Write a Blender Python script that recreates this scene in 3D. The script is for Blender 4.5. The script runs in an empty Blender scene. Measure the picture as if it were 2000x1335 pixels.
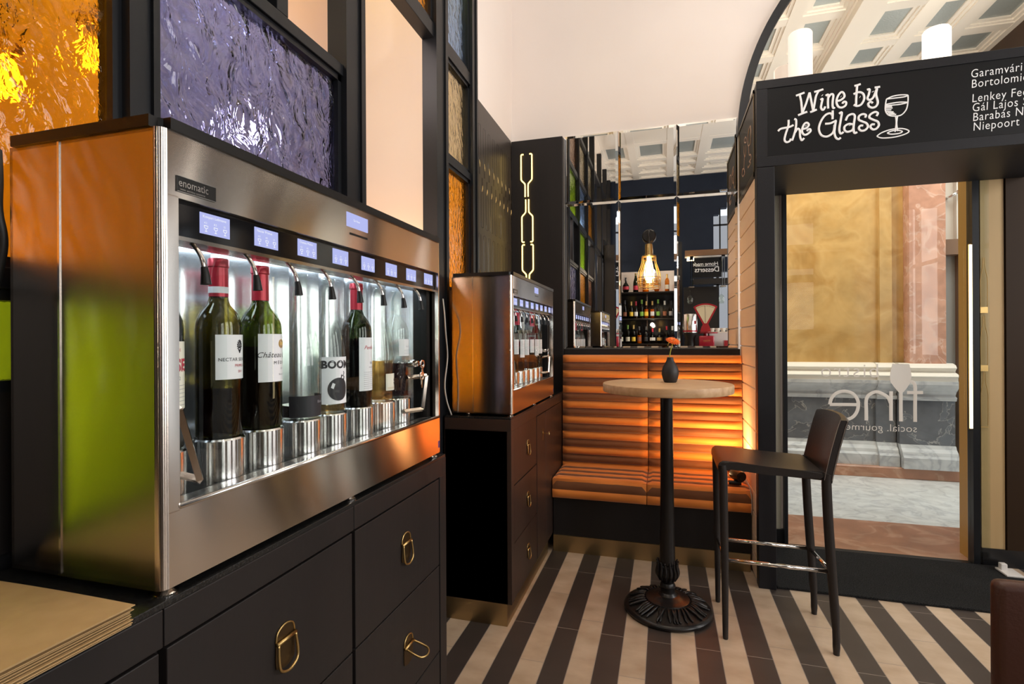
import bpy, bmesh, math, random
from mathutils import Vector, Matrix
random.seed(7)
S = bpy.context.scene
C = S.collection
PI = math.pi
R = math.radians

# ------------------------------------------------------------------ camera
cd = bpy.data.cameras.new('camera')
cam = bpy.data.objects.new('camera', cd)
C.objects.link(cam)
cam.location = (0, 0, 1.3)
FPX, HZN = 1020.0, 662.5
YAW, ROLL = math.atan2(297, FPX), R(0.3)
_f = Vector((-math.sin(YAW), math.cos(YAW), 0)); _r = Vector((math.cos(YAW), math.sin(YAW), 0)); _u = Vector((0, 0, 1))
_R = _r * math.cos(ROLL) - _u * math.sin(ROLL)
_U = _u * math.cos(ROLL) + _r * math.sin(ROLL)
cam.matrix_world = Matrix.Translation((0, 0, 1.3)) @ Matrix((_R, _U, -_f)).transposed().to_4x4()
cd.sensor_fit = 'HORIZONTAL'; cd.sensor_width = 36
cd.lens = 36 * FPX / 2000
cd.shift_y = (HZN - 667.5) / 2000
cd.clip_start = 0.05
S.camera = cam
S.view_settings.view_transform = 'Standard'
S.view_settings.look = 'None'
S.view_settings.gamma = 1
S.view_settings.use_curve_mapping = False
S.view_settings.exposure = 0.0
cy = S.cycles
cy.max_bounces = 14; cy.glossy_bounces = 8; cy.transmission_bounces = 10; cy.transparent_max_bounces = 24
cy.sample_clamp_indirect = 5
cy.blur_glossy = 0.5

# ------------------------------------------------------------------ daylight
w = bpy.data.worlds.new('world'); S.world = w; w.use_nodes = True
w.node_tree.nodes['Background'].inputs[0].default_value = (0.86, 0.93, 1.0, 1)
w.node_tree.nodes['Background'].inputs[1].default_value = 1.3

def area(name, loc, aim, sx, sy, power, col, spread=180):
    l = bpy.data.lights.new(name, 'AREA'); l.shape = 'RECTANGLE'; l.size = sx; l.size_y = sy
    l.energy = power; l.color = col; l.spread = R(spread)
    o = bpy.data.objects.new(name, l); C.objects.link(o); o.location = loc
    o.rotation_euler = (Vector(aim) - Vector(loc)).to_track_quat('-Z', 'Y').to_euler()
    return o
def point(name, loc, power, col, r=0.05):
    l = bpy.data.lights.new(name, 'POINT'); l.energy = power; l.color = col; l.shadow_soft_size = r
    o = bpy.data.objects.new(name, l); C.objects.link(o); o.location = loc
    return o
def spot(name, loc, aim, power, col, ang, blend=0.6, r=0.03):
    l = bpy.data.lights.new(name, 'SPOT'); l.energy = power; l.color = col; l.spot_size = R(ang); l.spot_blend = blend; l.shadow_soft_size = r
    o = bpy.data.objects.new(name, l); C.objects.link(o); o.location = loc
    o.rotation_euler = (Vector(aim) - Vector(loc)).to_track_quat('-Z', 'Y').to_euler()
    return o
DAY = (1.0, 0.945, 0.895)
# windows of the far wall on the east side and of the wall behind the camera
for yy in (-1.5, 0.5, 2.35):
    area('window_daylight', (3.62, yy, 2.2), (0, yy, 2.2), 1.1, 2.3, 54, DAY)
area('window_daylight', (2.6, -3.6, 2.3), (1.6, 2, 1.4), 1.5, 2.2, 24, DAY)
# the arcade outside the glass door is lit from its glazed roof
area('arcade_skylight', (1.9, 4.75, 4.1), (2.0, 5.0, 0), 3.6, 1.0, 80, (1.0, 0.95, 0.88))
spot('arcade_lantern', (0.2, 4.5, 3.4), (1.55, 5.8, 1.9), 85, (1.0, 0.70, 0.30), 70)
# warm uplight lying on the banquette, track spots, added fill for walls, ceiling and screen room
spot('banquette_uplight', (0.36, 3.13, 0.56), (0.20, 3.50, 0.90), 31, (1.0, 0.52, 0.17), 125, 1.0)
spot('banquette_uplight', (0.34, 3.25, 0.53), (0.47, 3.33, 1.0), 13, (1.0, 0.62, 0.30), 150, 1.0)
spot('track_spot', (0.25, 0.6, 4.25), (-0.3, 3.64, 3.3), 100, (1.0, 0.92, 0.87), 75, 1.0, 0.03)
spot('track_spot', (0.25, 1.0, 4.25), (1.0, 3.64, 3.4), 40, (1.0, 0.92, 0.87), 60, 1.0, 0.03)
for xx, yy, pw in ((0.3, 2.3, 34), (-0.2, 1.0, 34), (0.3, 0.6, 16), (2.9, 3.0, 30)):
    spot('room_fill', (xx, yy, 4.33), (xx, yy + .25, 0), pw, (1.0, 0.84, 0.66), 125, 0.8, 0.04)  # fill spots without fixtures, added to keep the walls bright
spot('ceiling_fill', (1.0, 3.15, 2.68), (1.0, 1.9, 4.4), 150, (1.0, 0.90, 0.78), 125, 0.7, 0.05)  # unseen fill spots added on the portal top to brighten the ceiling
spot('ceiling_fill', (1.7, 3.15, 2.68), (2.2, 1.9, 4.4), 150, (1.0, 0.90, 0.78), 125, 0.7, 0.05)
WP = (1.0, 0.85, 0.82)
for loc, pw, cl, rr in (((-1.55, 0.30, 1.15), 20, (1.0, 0.78, 0.48), .06), ((-1.30, 1.7, 2.75), 11, WP, .2), ((-1.40, 1.95, 3.75), 10, (1.0, 0.62, 0.02), .1),
                        ((-1.45, 2.70, 1.75), 4, (1.0, 0.62, 0.30), .1), ((-1.45, -0.4, 3.0), 9, (1.0, 0.8, 0.6), .1), ((-1.4, -1.9, 2.6), 28, (1.0, 0.9, 0.8), .1), ((-1.45, 0.45, 2.9), 5, (1.0, 0.85, 0.65), .1)):
    point('screen_room_fill', loc, pw, cl, rr)  # added fill points without fixtures, so panes and wall behind look lit
spot('screen_wall_fill', (-1.14, 1.75, 1.3), (-1.75, 2.10, 2.5), 17, WP, 120, 1.0, .1)  # hidden spot added to brighten the wall behind the screen

# ------------------------------------------------------------------ materials
def _nt(name):
    m = bpy.data.materials.new(name); m.use_nodes = True
    nt = m.node_tree
    return m, nt, nt.nodes['Principled BSDF']
def col4(c): return (c[0], c[1], c[2], 1)
def pm(name, c, rough=0.5, metal=0.0, spec=0.5, coat=0.0, noise=None, bump=None, emit=None, aniso=None, c2=None, trans=0, ior=1.45, sheen=0):
    """noise=(scale, amount, stretch) varies the colour between c and c2; bump=(scale, strength, stretch)"""
    m, nt, b = _nt(name); N, L = nt.nodes, nt.links
    b.inputs['Base Color'].default_value = col4(c); b.inputs['Roughness'].default_value = rough
    b.inputs['Metallic'].default_value = metal; b.inputs['Specular IOR Level'].default_value = spec
    b.inputs['Coat Weight'].default_value = coat; b.inputs['Transmission Weight'].default_value = trans; b.inputs['IOR'].default_value = ior
    b.inputs['Sheen Weight'].default_value = sheen
    if emit: b.inputs['Emission Color'].default_value = col4(emit[0]); b.inputs['Emission Strength'].default_value = emit[1]
    tc = N.new('ShaderNodeTexCoord')
    def nz(scale, st, detail=4):
        mp = N.new('ShaderNodeMapping'); mp.inputs['Scale'].default_value = st or (1, 1, 1)
        L.new(tc.outputs['Object'], mp.inputs['Vector'])
        n = N.new('ShaderNodeTexNoise'); n.inputs['Scale'].default_value = scale; n.inputs['Detail'].default_value = detail
        L.new(mp.outputs[0], n.inputs['Vector']); return n
    if noise:
        n = nz(noise[0], noise[2] if len(noise) > 2 else None)
        rp = N.new('ShaderNodeValToRGB'); a = noise[1]
        rp.color_ramp.elements[0].position = 0.5 - a; rp.color_ramp.elements[1].position = 0.5 + a
        rp.color_ramp.elements[0].color = col4(c); rp.color_ramp.elements[1].color = col4(c2 or [min(1, x * 1.25) for x in c])
        L.new(n.outputs['Fac'], rp.inputs[0]); L.new(rp.outputs[0], b.inputs['Base Color'])
    if bump:
        n = nz(bump[0], bump[2] if len(bump) > 2 else None, 3)
        bp = N.new('ShaderNodeBump'); bp.inputs['Strength'].default_value = bump[1]; bp.inputs['Distance'].default_value = 0.01
        L.new(n.outputs['Fac'], bp.inputs['Height']); L.new(bp.outputs[0], b.inputs['Normal'])
    if aniso:
        b.inputs['Anisotropic'].default_value = aniso[0]; b.inputs['Anisotropic Rotation'].default_value = aniso[1]
        tg = N.new('ShaderNodeTangent'); tg.direction_type = 'RADIAL'; tg.axis = 'Z'
        L.new(tg.outputs[0], b.inputs['Tangent'])
    return m
def thin_glass(name, tint, rough=0.01, ior=1.45, body=None, amount=0.0):
    """clear sheet or hollow glass: light passes straight through, the surface mirrors by Fresnel"""
    m = bpy.data.materials.new(name); m.use_nodes = True; nt = m.node_tree; N, L = nt.nodes, nt.links
    N.clear(); o = N.new('ShaderNodeOutputMaterial'); mx = N.new('ShaderNodeMixShader')
    t = N.new('ShaderNodeBsdfTransparent'); t.inputs[0].default_value = col4(tint)
    g = N.new('ShaderNodeBsdfGlossy'); g.inputs['Roughness'].default_value = rough
    fr = N.new('ShaderNodeFresnel'); fr.inputs['IOR'].default_value = ior
    ge = N.new('ShaderNodeNewGeometry'); iv = N.new('ShaderNodeMath'); iv.operation = 'SUBTRACT'; iv.inputs[0].default_value = 1.0; L.new(ge.outputs['Backfacing'], iv.inputs[1])
    ml = N.new('ShaderNodeMath'); ml.operation = 'MULTIPLY'; L.new(fr.outputs[0], ml.inputs[0]); L.new(iv.outputs[0], ml.inputs[1])
    L.new(ml.outputs[0], mx.inputs[0]); L.new(t.outputs[0], mx.inputs[1]); L.new(g.outputs[0], mx.inputs[2]); L.new(mx.outputs[0], o.inputs[0])
    return m
def hammered(name, c, rough=0.06, scale=22, strength=0.38, ior=1.38):
    m, nt, b = _nt(name); N, L = nt.nodes, nt.links
    b.inputs['Base Color'].default_value = col4(c); b.inputs['Transmission Weight'].default_value = 1.0
    b.inputs['Roughness'].default_value = rough; b.inputs['IOR'].default_value = ior
    tc = N.new('ShaderNodeTexCoord')
    mp = N.new('ShaderNodeMapping'); mp.inputs['Scale'].default_value = (1, 1, 0.75); L.new(tc.outputs['Object'], mp.inputs['Vector'])
    n = N.new('ShaderNodeTexNoise'); n.inputs['Scale'].default_value = scale; n.inputs['Detail'].default_value = 3; n.inputs['Distortion'].default_value = 0.6
    L.new(mp.outputs[0], n.inputs['Vector'])
    v = N.new('ShaderNodeTexVoronoi'); v.feature = 'SMOOTH_F1'; v.inputs['Scale'].default_value = scale * 1.5; L.new(mp.outputs[0], v.inputs['Vector'])
    ad = N.new('ShaderNodeMath'); ad.operation = 'MULTIPLY_ADD'; ad.inputs[1].default_value = 0.55
    L.new(v.outputs['Distance'], ad.inputs[0]); L.new(n.outputs['Fac'], ad.inputs[2])
    bp = N.new('ShaderNodeBump'); bp.inputs['Strength'].default_value = strength; bp.inputs['Distance'].default_value = 0.012
    L.new(ad.outputs[0], bp.inputs['Height']); L.new(bp.outputs[0], b.inputs['Normal'])
    return m
def marble(name, c, vein, scale=3.0, rough=0.25, sharp=0.035, cloud=None):
    m, nt, b = _nt(name); N, L = nt.nodes, nt.links
    tc = N.new('ShaderNodeTexCoord')
    n = N.new('ShaderNodeTexNoise'); n.inputs['Scale'].default_value = scale; n.inputs['Detail'].default_value = 6; n.inputs['Distortion'].default_value = 1.2
    L.new(tc.outputs['Object'], n.inputs['Vector'])
    rp = N.new('ShaderNodeValToRGB'); e = rp.color_ramp.elements
    e[0].position = 0.5 - sharp; e[0].color = col4(c); e[1].position = 0.5 + sharp; e[1].color = col4(cloud or c)
    k = rp.color_ramp.elements.new(0.5); k.color = col4(vein)
    L.new(n.outputs['Fac'], rp.inputs[0])
    n2 = N.new('ShaderNodeTexNoise'); n2.inputs['Scale'].default_value = scale * 2.3; n2.inputs['Detail'].default_value = 4
    L.new(tc.outputs['Object'], n2.inputs['Vector'])
    mx = N.new('ShaderNodeMix'); mx.data_type = 'RGBA'; mx.blend_type = 'MULTIPLY'; mx.inputs['Factor'].default_value = 0.45
    r2 = N.new('ShaderNodeValToRGB'); r2.color_ramp.elements[0].position = 0.3; r2.color_ramp.elements[0].color = (0.45, 0.45, 0.45, 1); r2.color_ramp.elements[1].position = 0.65
    L.new(n2.outputs['Fac'], r2.inputs[0]); L.new(rp.outputs[0], mx.inputs[6]); L.new(r2.outputs[0], mx.inputs[7])
    L.new(mx.outputs[2], b.inputs['Base Color']); b.inputs['Roughness'].default_value = rough
    return m
def emissive(name, c, s):
    m = bpy.data.materials.new(name); m.use_nodes = True; nt = m.node_tree; nt.nodes.clear()
    o = nt.nodes.new('ShaderNodeOutputMaterial'); e = nt.nodes.new('ShaderNodeEmission')
    e.inputs[0].default_value = col4(c); e.inputs[1].default_value = s; nt.links.new(e.outputs[0], o.inputs[0]); return m

M = {}
ROT = 0.25
M['steel'] = pm('brushed_steel', (0.84, 0.76, 0.68), 0.15, 1.0, aniso=(1.0, ROT), bump=(3, 0.012, (1, 1, .4)))
M['steel_side'] = pm('satin_steel', (0.52, 0.46, 0.40), 0.17, 1.0, aniso=(1.0, 0.25), bump=(5, 0.02, (1, 1, .5)))
M['steel_bright'] = pm('polished_steel', (0.74, 0.72, 0.70), 0.16, 1.0)
M['steel_back'] = pm('ribbed_steel_back', (0.50, 0.52, 0.55), 0.20, 0.88, bump=(9, 0.25, (1, 1, 0.12)))
M['steel_cup'] = pm('turned_steel', (0.74, 0.73, 0.72), 0.17, 1.0, aniso=(1.0, 0.25))
M['chrome'] = pm('chrome', (0.82, 0.80, 0.78), 0.08, 1.0)
M['black_plastic'] = pm('black_plastic', (0.006, 0.0055, 0.0055), 0.38, spec=0.35)
M['black_gloss'] = pm('black_glass_panel', (0.006, 0.006, 0.007), 0.08)
M['black_paint'] = pm('black_powder_coat', (0.013, 0.013, 0.016), 0.42, spec=0.3, bump=(380, 0.15))
M['frame_black'] = pm('black_metal_frame', (0.0085, 0.0095, 0.012), 0.38, 0.0, spec=0.35)
M['cab'] = pm('dark_stained_oak', (0.0135, 0.0115, 0.0115), 0.45, spec=0.35, noise=(6, 0.25, (1, 1, 0.15)), c2=(0.019, 0.016, 0.0155), bump=(90, 0.04, (1, 1, 0.05)))
M['cab_brown'] = pm('dark_brown_oak', (0.030, 0.017, 0.013), 0.42, noise=(6, 0.25, (1, 1, 0.15)), c2=(0.042, 0.025, 0.019), bump=(90, 0.04, (1, 1, 0.05)))
M['top_black'] = pm('black_granite', (0.008, 0.008, 0.008), 0.22, noise=(300, 0.1), c2=(0.02, 0.02, 0.02))
M['brass'] = pm('aged_brass', (0.44, 0.30, 0.12), 0.32, 1.0, noise=(20, 0.3), c2=(0.60, 0.43, 0.18))
M['brass_dark'] = pm('dark_brass', (0.12, 0.085, 0.045), 0.38, 1.0)
M['kick'] = pm('brushed_brass_sheet', (0.42, 0.32, 0.18), 0.34, 1.0, aniso=(0.6, 0.0))
M['cream'] = pm('cream_plaster', (0.84, 0.765, 0.715), 0.85, noise=(3, 0.35), c2=(0.865, 0.795, 0.75), bump=(30, 0.03))
M['lit_niche'] = pm('lit_niche_plaster', (0.80, 0.62, 0.51), 0.85, noise=(4, 0.3), c2=(0.84, 0.67, 0.56), bump=(25, 0.04))  # niche plaster; peach tint of the warm light is put into its colour
M['white_trim'] = pm('ceiling_white', (0.86, 0.82, 0.75), 0.6)
M['ceil_glass'] = pm('frosted_ceiling_glass', (0.33, 0.37, 0.37), 0.25, bump=(60, 0.2))
M['blue_wall'] = pm('dark_blue_plaster', (0.012, 0.018, 0.034), 0.6, spec=0.2, noise=(5, 0.3), c2=(0.016, 0.024, 0.042))
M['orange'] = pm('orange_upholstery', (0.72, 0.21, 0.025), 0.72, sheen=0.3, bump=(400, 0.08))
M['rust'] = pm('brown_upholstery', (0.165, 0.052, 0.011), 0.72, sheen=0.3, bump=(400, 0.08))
M['leather'] = pm('black_leather', (0.022, 0.018, 0.017), 0.36, bump=(160, 0.08))
M['brown_leather'] = pm('brown_leather', (0.060, 0.022, 0.014), 0.42, bump=(160, 0.08))
M['stitch'] = pm('pale_thread', (0.35, 0.30, 0.26), 0.7)
M['iron'] = pm('cast_iron', (0.012, 0.010, 0.010), 0.30, 0.2, spec=0.6)
M['oak'] = pm('oak_veneer', (0.46, 0.27, 0.13), 0.42, noise=(4, 0.22, (1.2, 14, 8)), c2=(0.64, 0.42, 0.24))
M['vase'] = pm('matte_black_ceramic', (0.016, 0.015, 0.016), 0.5)
M['paper'] = pm('kraft_paper', (0.42, 0.27, 0.12), 0.85, noise=(30, 0.2), c2=(0.47, 0.31, 0.145))
M['label'] = pm('label_paper', (0.80, 0.82, 0.86), 0.6)
M['label_cream'] = pm('cream_label_paper', (0.78, 0.76, 0.66), 0.6)
M['ink'] = pm('black_ink', (0.02, 0.02, 0.025), 0.6)
M['grey_ink'] = pm('grey_ink', (0.30, 0.30, 0.33), 0.6)
M['red_ink'] = pm('red_ink', (0.45, 0.03, 0.06), 0.6)
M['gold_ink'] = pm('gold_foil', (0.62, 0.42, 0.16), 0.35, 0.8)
M['foil_red'] = pm('red_foil', (0.42, 0.02, 0.04), 0.32, 0.3)
M['foil_dark'] = pm('dark_foil', (0.03, 0.03, 0.035), 0.32, 0.3)
M['wine'] = pm('red_wine', (0.012, 0.002, 0.006), 0.08)
M['white_wine'] = thin_glass('pale_wine', (0.80, 0.60, 0.30))
M['glass_green'] = thin_glass('green_bottle_glass', (0.26, 0.30, 0.09), ior=1.5)
M['glass_olive'] = thin_glass('olive_bottle_glass', (0.36, 0.32, 0.12), ior=1.5)
M['glass_dark'] = thin_glass('dark_bottle_glass', (0.10, 0.13, 0.06), ior=1.5)
M['glass_clear'] = thin_glass('clear_bottle_glass', (0.94, 0.96, 0.93), ior=1.5)
M['sheet'] = thin_glass('clear_sheet_glass', (0.95, 0.97, 0.96), ior=1.35)
M['door_sheet'] = thin_glass('door_glass', (0.93, 0.95, 0.93), ior=1.36)
M['mirror'] = pm('mirror_silver', (0.90, 0.90, 0.89), 0.0, 1.0)
M['mirror_dim'] = pm('old_mirror_silver', (0.80, 0.78, 0.73), 0.01, 1.0)
M['amber'] = hammered('amber_hammered_glass', (1.0, 0.46, 0.015), 0.05, 34, 0.32)
M['purple'] = hammered('violet_hammered_glass', (0.15, 0.19, 0.45), 0.02, 15, 1.5, 1.45)
M['green'] = hammered('green_hammered_glass', (0.36, 0.72, 0.025))
M['blue'] = hammered('blue_hammered_glass', (0.22, 0.42, 0.85))
M['khaki'] = hammered('olive_hammered_glass', (0.62, 0.56, 0.34))
M['brownglass'] = hammered('brown_hammered_glass', (0.50, 0.30, 0.20))
M['board'] = pm('blackboard', (0.008, 0.008, 0.009), 0.42, spec=0.25)
M['chalk'] = pm('white_paint_pen', (0.95, 0.97, 1.0), 0.6)
M['copper_line'] = pm('copper_line', (0.55, 0.36, 0.26), 0.4, 0.6)
M['neon'] = emissive('warm_neon', (1.0, 0.66, 0.17), 5)
M['led'] = emissive('led_white', (0.80, 0.90, 1.0), 14)
M['led_warm'] = emissive('led_warm', (1.0, 0.80, 0.42), 7)
M['display'] = emissive('lcd_backlight', (0.52, 0.56, 0.98), 0.9)
M['display_text'] = emissive('lcd_characters', (0.95, 0.97, 1.0), 1.0)
M['lamp_glass'] = pm('opal_lamp_glass', (0.70, 0.64, 0.60), 0.4, emit=((1.0, 0.82, 0.70), 0.62))
M['lamp_hot'] = emissive('opal_lamp_glass_bright', (1.0, 0.86, 0.70), 2.6)
M['bulb'] = emissive('hot_filament_bulb', (1.0, 0.56, 0.18), 16)
M['bulb_dim'] = emissive('amber_filament_bulb', (1.0, 0.66, 0.34), 4.5)
M['bulb_pink'] = emissive('rosy_filament_bulb', (1.0, 0.72, 0.58), 80)
M['slat'] = pm('pale_ash_board', (0.86, 0.63, 0.43), 0.5, noise=(5, 0.25, (1, 1, 6)), c2=(0.89, 0.68, 0.48))
M['gap'] = pm('white_metal_reveal', (0.72, 0.70, 0.68), 0.4)
M['tan'] = pm('tan_panel', (0.50, 0.34, 0.16), 0.55, noise=(3, 0.3, (6, 1, 0.3)), c2=(0.54, 0.38, 0.19))
M['grey_tan'] = pm('warm_grey_panel', (0.30, 0.28, 0.22), 0.5)
M['deep_brown'] = pm('deep_brown_panel', (0.034, 0.019, 0.010), 0.5, spec=0.2)
M['mat_fibre'] = pm('entrance_mat_fibre', (0.009, 0.009, 0.010), 0.95, spec=0.1, noise=(260, 0.12), c2=(0.036, 0.036, 0.036), bump=(300, 0.8))
M['granite_black'] = pm('black_stone_skirting', (0.010, 0.010, 0.011), 0.25)
M['marble_white'] = marble('white_marble', (0.72, 0.74, 0.74), (0.56, 0.58, 0.60), 4, 0.3, 0.04)
M['marble_gold'] = marble('golden_marble', (0.52, 0.31, 0.105), (0.60, 0.39, 0.155), 2.2, 0.25, 0.16, (0.45, 0.25, 0.075))
M['marble_pink'] = marble('pink_marble', (0.62, 0.34, 0.235), (0.70, 0.46, 0.36), 5, 0.25, 0.03, (0.56, 0.29, 0.195))
M['marble_rose'] = marble('rose_threshold_marble', (0.42, 0.20, 0.12), (0.52, 0.30, 0.20), 3, 0.3, 0.05)
M['marble_grey'] = marble('grey_marble', (0.15, 0.16, 0.18), (0.38, 0.37, 0.36), 3.4, 0.25, 0.008, (0.13, 0.135, 0.15))
M['marble_pale'] = marble('pale_grey_marble', (0.56, 0.57, 0.58), (0.42, 0.43, 0.45), 3.2, 0.3, 0.05)
M['stone_cream'] = pm('cream_stone', (0.76, 0.72, 0.65), 0.5)
M['shop_frame'] = pm('bronze_lintel', (0.22, 0.13, 0.08), 0.4)
M['shop_glass'] = pm('grey_shop_glass', (0.34, 0.34, 0.32), 0.15)
M['timber'] = pm('golden_timber_jamb', (0.50, 0.27, 0.06), 0.45)
M['red_enamel'] = pm('red_enamel', (0.36, 0.012, 0.03), 0.18, coat=0.5)
M['dial'] = pm('cream_dial', (0.72, 0.62, 0.42), 0.5)
M['petal'] = pm('orange_petal', (0.85, 0.16, 0.015), 0.6)
M['stem'] = pm('yellow_green_stem', (0.45, 0.45, 0.06), 0.5)
M['cable'] = pm('grey_cable', (0.42, 0.40, 0.37), 0.5)
M['cable_dark'] = pm('black_cable', (0.02, 0.02, 0.02), 0.5)
M['sticker'] = pm('violet_sticker', (0.12, 0.05, 0.16), 0.4)
M['crockery'] = pm('white_crockery', (0.80, 0.76, 0.66), 0.3)
M['back_wood'] = pm('bar_timber', (0.20, 0.10, 0.045), 0.45)
M['bar_black'] = pm('bar_black', (0.014, 0.012, 0.011), 0.4)
M['facade'] = pm('pale_facade', (0.40, 0.39, 0.40), 0.8)
# striped floor of long tiles
def floor_mat():
    m, nt, b = _nt('striped_plank_tiles'); N, L = nt.nodes, nt.links
    tc = N.new('ShaderNodeTexCoord'); sx = N.new('ShaderNodeSeparateXYZ'); L.new(tc.outputs['Object'], sx.inputs[0])
    def mt(op, a, b2=None, c=None):
        n = N.new('ShaderNodeMath'); n.operation = op
        for i, q in enumerate((a, b2, c)):
            if q is None: continue
            if isinstance(q, (int, float)): n.inputs[i].default_value = q
            else: L.new(q, n.inputs[i])
        return n.outputs[0]
    P = 0.0988
    u = mt('DIVIDE', mt('ADD', sx.outputs[0], 0.669 + 40 * P), P)
    fl = mt('FLOOR', u); fr = mt('FRACT', u)
    odd = mt('MODULO', fl, 2.0)
    # joints: dark rows line up, pale rows are shifted from row to row
    sh = mt('MULTIPLY', odd, mt('MULTIPLY_ADD', mt('MODULO', fl, 4.0), 0.11, 0.16))
    v = mt('DIVIDE', mt('ADD', mt('ADD', sx.outputs[1], sh), 10 * 0.584 - 2.906 + 0.584 * 5), 0.584)
    vf = mt('FRACT', v); vi = mt('FLOOR', v)
    g1 = mt('LESS_THAN', mt('MINIMUM', fr, mt('SUBTRACT', 1.0, fr)), 0.013)
    g2 = mt('LESS_THAN', mt('MINIMUM', vf, mt('SUBTRACT', 1.0, vf)), 0.0026)
    g = mt('MAXIMUM', g1, g2)
    n = N.new('ShaderNodeTexNoise'); n.inputs['Scale'].default_value = 7; n.inputs['Detail'].default_value = 6
    mp = N.new('ShaderNodeMapping'); mp.inputs['Scale'].default_value = (1, 1.6, 1); L.new(tc.outputs['Object'], mp.inputs[0]); L.new(mp.outputs[0], n.inputs['Vector'])
    r = N.new('ShaderNodeValToRGB'); r.color_ramp.elements[0].position = 0.3; r.color_ramp.elements[1].position = 0.72
    r.color_ramp.elements[0].color = (0.40, 0.29, 0.195, 1); r.color_ramp.elements[1].color = (0.54, 0.42, 0.31, 1); L.new(n.outputs['Fac'], r.inputs[0])
    r2 = N.new('ShaderNodeValToRGB'); r2.color_ramp.elements[0].color = (0.034, 0.026, 0.023, 1); r2.color_ramp.elements[1].color = (0.052, 0.039, 0.034, 1); L.new(n.outputs['Fac'], r2.inputs[0])
    wn = N.new('ShaderNodeTexWhiteNoise'); wn.noise_dimensions = '2D'
    cb = N.new('ShaderNodeCombineXYZ'); L.new(fl, cb.inputs[0]); L.new(vi, cb.inputs[1]); L.new(cb.outputs[0], wn.inputs['Vector'])
    hs = N.new('ShaderNodeHueSaturation'); L.new(r.outputs[0], hs.inputs['Color'])
    L.new(mt('MULTIPLY_ADD', wn.outputs['Value'], 0.16, 0.92), hs.inputs['Value'])
    a = N.new('ShaderNodeMix'); a.data_type = 'RGBA'; L.new(odd, a.inputs['Factor']); L.new(r2.outputs[0], a.inputs[6]); L.new(hs.outputs[0], a.inputs[7])
    k = N.new('ShaderNodeMix'); k.data_type = 'RGBA'; L.new(g, k.inputs['Factor']); L.new(a.outputs[2], k.inputs[6]); k.inputs[7].default_value = (0.26, 0.22, 0.19, 1)
    L.new(k.outputs[2], b.inputs['Base Color']); b.inputs['Roughness'].default_value = 0.42
    bp = N.new('ShaderNodeBump'); bp.inputs['Strength'].default_value = 0.25; bp.inputs['Distance'].default_value = 0.002; bp.invert = True
    L.new(g, bp.inputs['Height']); L.new(bp.outputs[0], b.inputs['Normal'])
    return m
M['floor'] = floor_mat()

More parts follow.
